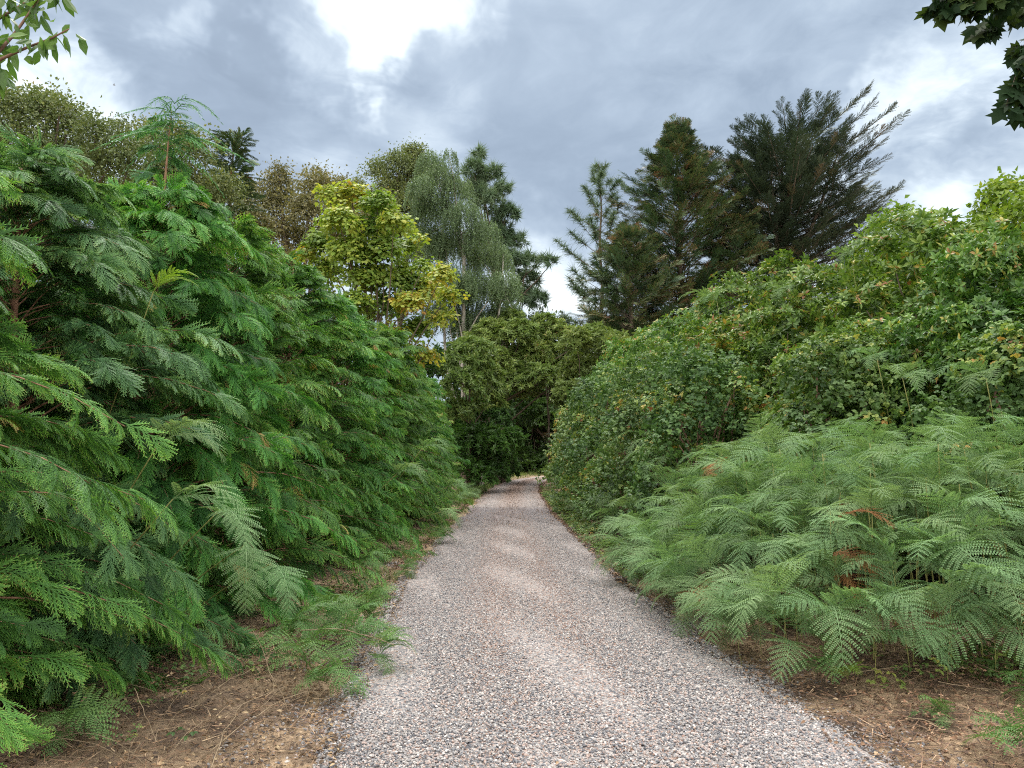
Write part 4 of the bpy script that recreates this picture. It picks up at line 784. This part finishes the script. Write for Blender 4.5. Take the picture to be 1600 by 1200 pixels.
# single ferns on the right soil
for (u, v, az, h, L, nf, ms, lab) in [(1300, 1075, -2.0, .20, .42, 5, None, 'small bracken at the foot of the right bank by the gravel'), (1325, 1078, -1.6, .10, .26, 3, [FY], 'small yellow green fern at the foot of the right bank'),
                                (1470, 1135, -2.6, .05, .22, 5, None, 'small feathery fern on the bare soil at lower right'), (1590, 1195, -2.4, .10, .40, 5, None, 'low fern at the bottom right corner'),
                                (1570, 1050, -2.8, .34, .62, 5, None, 'large bracken at the right edge in front of the bare soil'), (1620, 1120, -2.8, .12, .32, 4, None, 'small fern cut by the right edge above the corner one'), (1180, 1015, -2.2, .30, .5, 5, None, 'feathery bracken reaching over the gravel edge on the right'),
                                (1480, 1000, -2.3, .25, .45, 3, [FY, FD], 'yellowing bracken below the right bank'), (1410, 1010, -2.1, .22, .34, 2, [FD], 'withered brown bracken frond low in the right bank')]:
    p = G(u, v); bracken(p[0], p[1], h, az, lab, None, int(u) + 7, nf, L, ms or (FS if L < .45 else None))
# bracken poking out of the right thickets
for (u, v, Y, L, az, lab) in [(1410, 590, 8.3, .55, -1.57, 'bracken frond hanging from the brambles above the bank'), (1370, 560, 9.0, .5, -2.2, 'bracken frond left of the hanging one in the brambles'), (1540, 590, 7.2, .6, -2.4, 'bracken fronds leaning out of the brambles at the right edge'), (1120, 470, 15, .9, -2.6, 'pale bracken frond on top of the right bank below the spreading cypress'), (1230, 455, 12.4, .6, -2.2, 'pale bracken frond high in the rhododendrons'), (1330, 400, 11.5, .5, -2.4, 'bracken frond near the top of the rhododendrons'), (960, 720, 16.3, .8, -2.4, 'bracken frond in front of the farther brambles'), (1020, 690, 13.2, .8, -2.5, 'bracken frond above the left end of the bank'), (1050, 720, 11.6, .85, -2.5, 'arching bracken frond at the left end of the bank')]:
    p = P(u, v, Y); base = np.array([p[0] + .9, p[1] + 1.0, 0.05]); t = thing('bracken_fern', lab, 'fern', base)
    stick(curve((0, 0, 0), p - base, .05, 8, .01, 3), .006, .004, 'stem', M_stem, None, None).parent = t
    for kk in range(3): add_frond(t, FM[kk % 3], p - base, az + .5 * (kk - 1), -12 * kk, 10 * kk, L * (1 - .1 * kk))

# grass and small weeds
M_grass = leaf_mat('verge_grass_blades', [(0, (.07, .12, .03)), (.6, (.14, .22, .05)), (.85, (.24, .28, .08)), (1, (.40, .32, .14))], .5, .3)
def grass(n_, xf, yf, l, seed, label):
    r = np.random.default_rng(seed); y = yf(r.random(n_)); x = xf(y, r.random(n_)); ok = np.sin(x * 5 + y * 1.7) + np.sin(y * 3.1) + r.normal(0, .5, n_) > .1; x, y = x[ok], y[ok]; k = len(x)
    tm = join([needle(np.zeros(3), norm(np.array([math.cos(a) * .5, math.sin(a) * .5, 1.])), 1, .045, norm(np.array([math.cos(a), math.sin(a), -.3])), .4, .6) for a in (0, 2.1, 4.2, 5.2)])
    a = r.uniform(0, 6.28, k); m = MB(); m.place(tm, np.stack([x, y, gz(x, y)], 1), np.stack([np.cos(a), np.sin(a), 0 * a], 1), norm(np.stack([r.normal(0, .3, k), r.normal(0, .3, k), np.ones(k)], 1)), l * r.uniform(.4, 1.3, k), r.uniform(-.4, .4, k))
    return tag(m.build('grass', M_grass), label, None, kind='stuff')
grass(2600, lambda y, u: EL(y) - .05 - .5 * u, lambda u: 8 + 14 * u, .10, 61, 'thin grass along the left edge of the track')
grass(4200, lambda y, u: ER(y) - .04 + .6 * u, lambda u: 9 + 34 * u, .13, 62, 'thin grass along the right edge of the track')
grass(5000, lambda y, u: EL(y) - .0 - 1.2 * u, lambda u: 26 + 26 * u, .22, 63, 'green grass on the left verge by the bend')
grass(3500, lambda y, u: centre(y) - 1.6 - 4 * u, lambda u: 52 + 22 * u, .3, 64, 'green grass beyond the bend')

def cover(n_, xf, yf, sc0, seed, mat, label, tmx, h=.03):
    r = np.random.default_rng(seed); y = yf(r.random(n_)); x = xf(y, r.random(n_)); ok = np.sin(x * 4 + y * 2.3) + np.sin(y * 2.1 - x) + r.normal(0, .6, n_) > .25; x, y = x[ok], y[ok]; k = len(x); m = MB(); pick = r.integers(0, len(tmx), k)
    for q in range(len(tmx)):
        i = pick == q; n2_ = i.sum(); a = r.uniform(0, 6.28, n2_)
        m.place(tmx[q], np.stack([x[i], y[i], gz(x[i], y[i]) + h + r.random(n2_) * .12], 1), np.stack([np.cos(a), np.sin(a), 0 * a], 1), norm(np.stack([r.normal(0, .4, n2_), r.normal(0, .4, n2_), np.ones(n2_)], 1)), sc0 * r.uniform(.5, 1.3, n2_), r.uniform(-.25, .35, n2_))
    return tag(m.build('ground_cover', mat), label, None, kind='stuff')
cover(1500, lambda y, u: np.clip(2.4 + 2.6 * u, 0, y * .7), lambda u: 5.3 + 3.5 * u, .7, 71, M_brm, 'low bramble leaves on the ground under the right bracken', tri)
cover(900, lambda y, u: EL(y) - .35 - 1.3 * u, lambda u: 4.2 + 10 * u, .5, 72, M_brm, 'low bramble leaves along the foot of the left conifers', tri)
cover(5200, lambda y, u: ER(y) - .02 + 1.0 * u, lambda u: 10 + 24 * u, .75, 73, M_brm, 'low bramble leaves along the right edge of the track', tri, .05)
cover(2400, lambda y, u: EL(y) - .2 - 1.9 * u, lambda u: 3.4 + 6 * u, .5, 74, M_lit, 'curled brown dead leaves on the left verge', [rosette(5, 4, .05, .03, 50), rosette(6, 3, .06, .03, 60)], .01)
cover(1600, lambda y, u: ER(y) + .3 + 2 * u, lambda u: 3.6 + 4 * u, .5, 75, M_lit, 'curled brown dead leaves on the right verge', [rosette(5, 4, .05, .03, 50), rosette(6, 3, .06, .03, 60)], .01)

# dead stems and bare twigs
DS = [((395, 985), (455, 1125), .5, .02, 5.2, 'pale dead stem standing bent beside the left verge'), ((210, 1075), (245, 1160), .4, 0, 4.9, 'thin dead stem hanging at the lower left')]
for i, (a, b, h, sg, Y, lab) in enumerate(DS):
    q = G(*b, z=.05); p = P(*a, q[1] + .15); stick(curve(q, p, sg, 9, .006, i), .003, .002, 'dead_stem', M_straw, lab, 'dead stem')
for i, (a, b, za, zb, lab) in enumerate([((310, 1190), (480, 1080), .04, .12, 'long straw coloured stem lying at lower left'), ((330, 1200), (380, 1100), .04, .1, 'short straw stem crossing the long one'), ((470, 985), (620, 1010), .35, .30, 'pale arching bracken stalk over the left verge'), ((560, 935), (690, 850), .1, .05, 'thin pale runner beside the left gravel edge'), ((1320, 1055), (1560, 1050), .1, .12, 'long reddish bramble runner across the right soil'), ((1360, 1120), (1500, 1150), .02, .02, 'dry stick lying on the bare soil at right'), ((1560, 1070), (1460, 1110), .03, .03, 'second dry stick on the bare soil at right'), ((300, 1110), (420, 1040), .05, .15, 'grey dry stalk under the left conifers')]):
    stick(curve(G(*a, z=za), G(*b, z=zb), .05, 9, .006, 40 + i), .0035, .002, 'dead_stem', M_straw, lab, 'dead stem')
m = MB(); r = np.random.default_rng(7)
for k in range(460):
    left = k < 300; y = r.uniform(3.2, 8); x = EL(y) - r.uniform(.1, 1.9) if left else ER(y) + r.uniform(.25, 2.2); a = r.uniform(0, 6.28); l = r.uniform(.12, .55)
    z = float(gz(x, y)) + .02; q = (x + math.cos(a) * l, y + math.sin(a) * l, z + r.uniform(0, .12)); m.tube(curve((x, y, z), q, r.uniform(-.02, .08), 6, .004, k), r.uniform(.0008, .002), 3, .5)
tag(m.build('dry_stalks', M_straw), 'tangle of thin dry stalks on both verges', None, kind='stuff')

# ------------------------------------------------------------------ overhanging trees whose trunks stand outside the picture
def overhang(name, label, base, lm, twigs, leafy, lsize, kind, seed, mat_bark, hub):
    r = np.random.default_rng(seed); W = MB(); L = MB(); base = np.array(base, float)
    W.tube(curve(base, hub, 0, 10, .03, seed), np.linspace(.13, .06, 10), 9)
    first = None
    for tw in twigs:
        pts = [P(*q) for q in tw]; start = np.array(hub) if first is None else first
        if first is None:
            first = pts[0]; W.tube(curve(hub, first, .05, 8, .01, seed), np.linspace(.045, .014, 8), 7); vis = pts
        else: pts = [start] + pts
        pts = np.array(pts); s = np.linspace(0, 1, len(pts)); t = np.linspace(0, 1, 22); c = np.stack([np.interp(t, s, pts[:, k]) for k in range(3)], 1)
        W.tube(c, np.linspace(.010, .0025, 22), 5); vis = c[3:]
        for k in range(leafy):
            q = vis[r.integers(0, len(vis))]; d = norm(np.array([r.normal(0, .7), r.normal(0, .7), -1 + r.normal(0, .35)])); o = q + r.normal(0, .02, 3)
            l = lsize * r.uniform(.65, 1.2)
            if kind == 'oval': L.add(*leaf(l, l * .46, l * .12, .12, o, d, norm(r.normal(0, 1, 3) * (1, 1, .3)), r.uniform(.1, .95), 2))
            else: L.add(*palm_leaf(l, o + d * .03, d, norm(r.normal(0, 1, 3)), r.uniform(0, 1)))
    for m in (W, L): m.V = [v - base for v in m.V]
    return tree(name, label, 'tree', base, W, L, mat_bark, lm)
overhang('overhanging_tree', 'small tree whose leafy twigs with oval leaves hang into the top left corner', (-3.6, 1.5, 0), M_cher,
         [[(-60, 120, 3.0), (-10, 90, 3.0), (25, 50, 3.05), (60, 0, 3.1), (75, -40, 3.1)], [(-60, 130, 3.0), (-5, 95, 2.95), (40, 75, 2.95), (80, 60, 2.9), (108, 45, 2.9)], [(-60, 90, 3.2), (-20, 40, 3.2), (30, 10, 3.2), (60, -10, 3.2), (95, -10, 3.2)], [(-70, 140, 3), (-30, 120, 3.), (0, 110, 3.)], [(-60, 20, 3.1), (-20, 0, 3.1), (20, -10, 3.1)]], 42, .082, 'oval', 5, M_twig, (-2.9, 2.4, 3.6))
overhang('overhanging_tree', 'tree whose dark lobed leaves hang into the top right corner', (5.6, 2.2, 0), M_map,
         [[(1640, -40, 5.0), (1580, -10, 5.0), (1520, 5, 5.0), (1470, 15, 5.0)], [(1660, -20, 5.2), (1600, 10, 5.2), (1560, 30, 5.2), (1530, 40, 5.2)], [(1660, 20, 4.8), (1620, 60, 4.8), (1590, 110, 4.8), (1572, 165, 4.8)], [(1690, 60, 5.0), (1640, 100, 5.0), (1610, 140, 5.0), (1590, 170, 5)], [(1640, -60, 5.), (1560, -30, 5.), (1490, -15, 5.), (1455, 0, 5.)], [(1700, 0, 5.3), (1640, 30, 5.3), (1600, 70, 5.3), (1590, 90, 5.3)]], 90, .115, 'lobed', 6, M_bark, (4.9, 4.2, 4.9))

# a far bird
bm = MB(); bm.tube([(-.16, 0, 0), (-.08, 0, .01), (.05, 0, .02), (.14, 0, .02), (.19, 0, .01)], [.01, .04, .055, .035, .008], 6)
bm.add([(.06, .02, .03), (-.05, .02, .03), (-.06, .30, .09), (.02, .34, .10)], [(0, 1, 2), (0, 2, 3)], 0); bm.add([(.06, -.02, .03), (-.05, -.02, .03), (-.06, -.30, .09), (.02, -.34, .10)], [(0, 2, 1), (0, 3, 2)], 0)
o = bm.build('bird', M_bark); o.location = P(178, 133, 62); o.rotation_euler[2] = .6; o.scale = (.6,) * 3
tag(o, 'tiny dark bird in the sky above the left trees', 'bird')
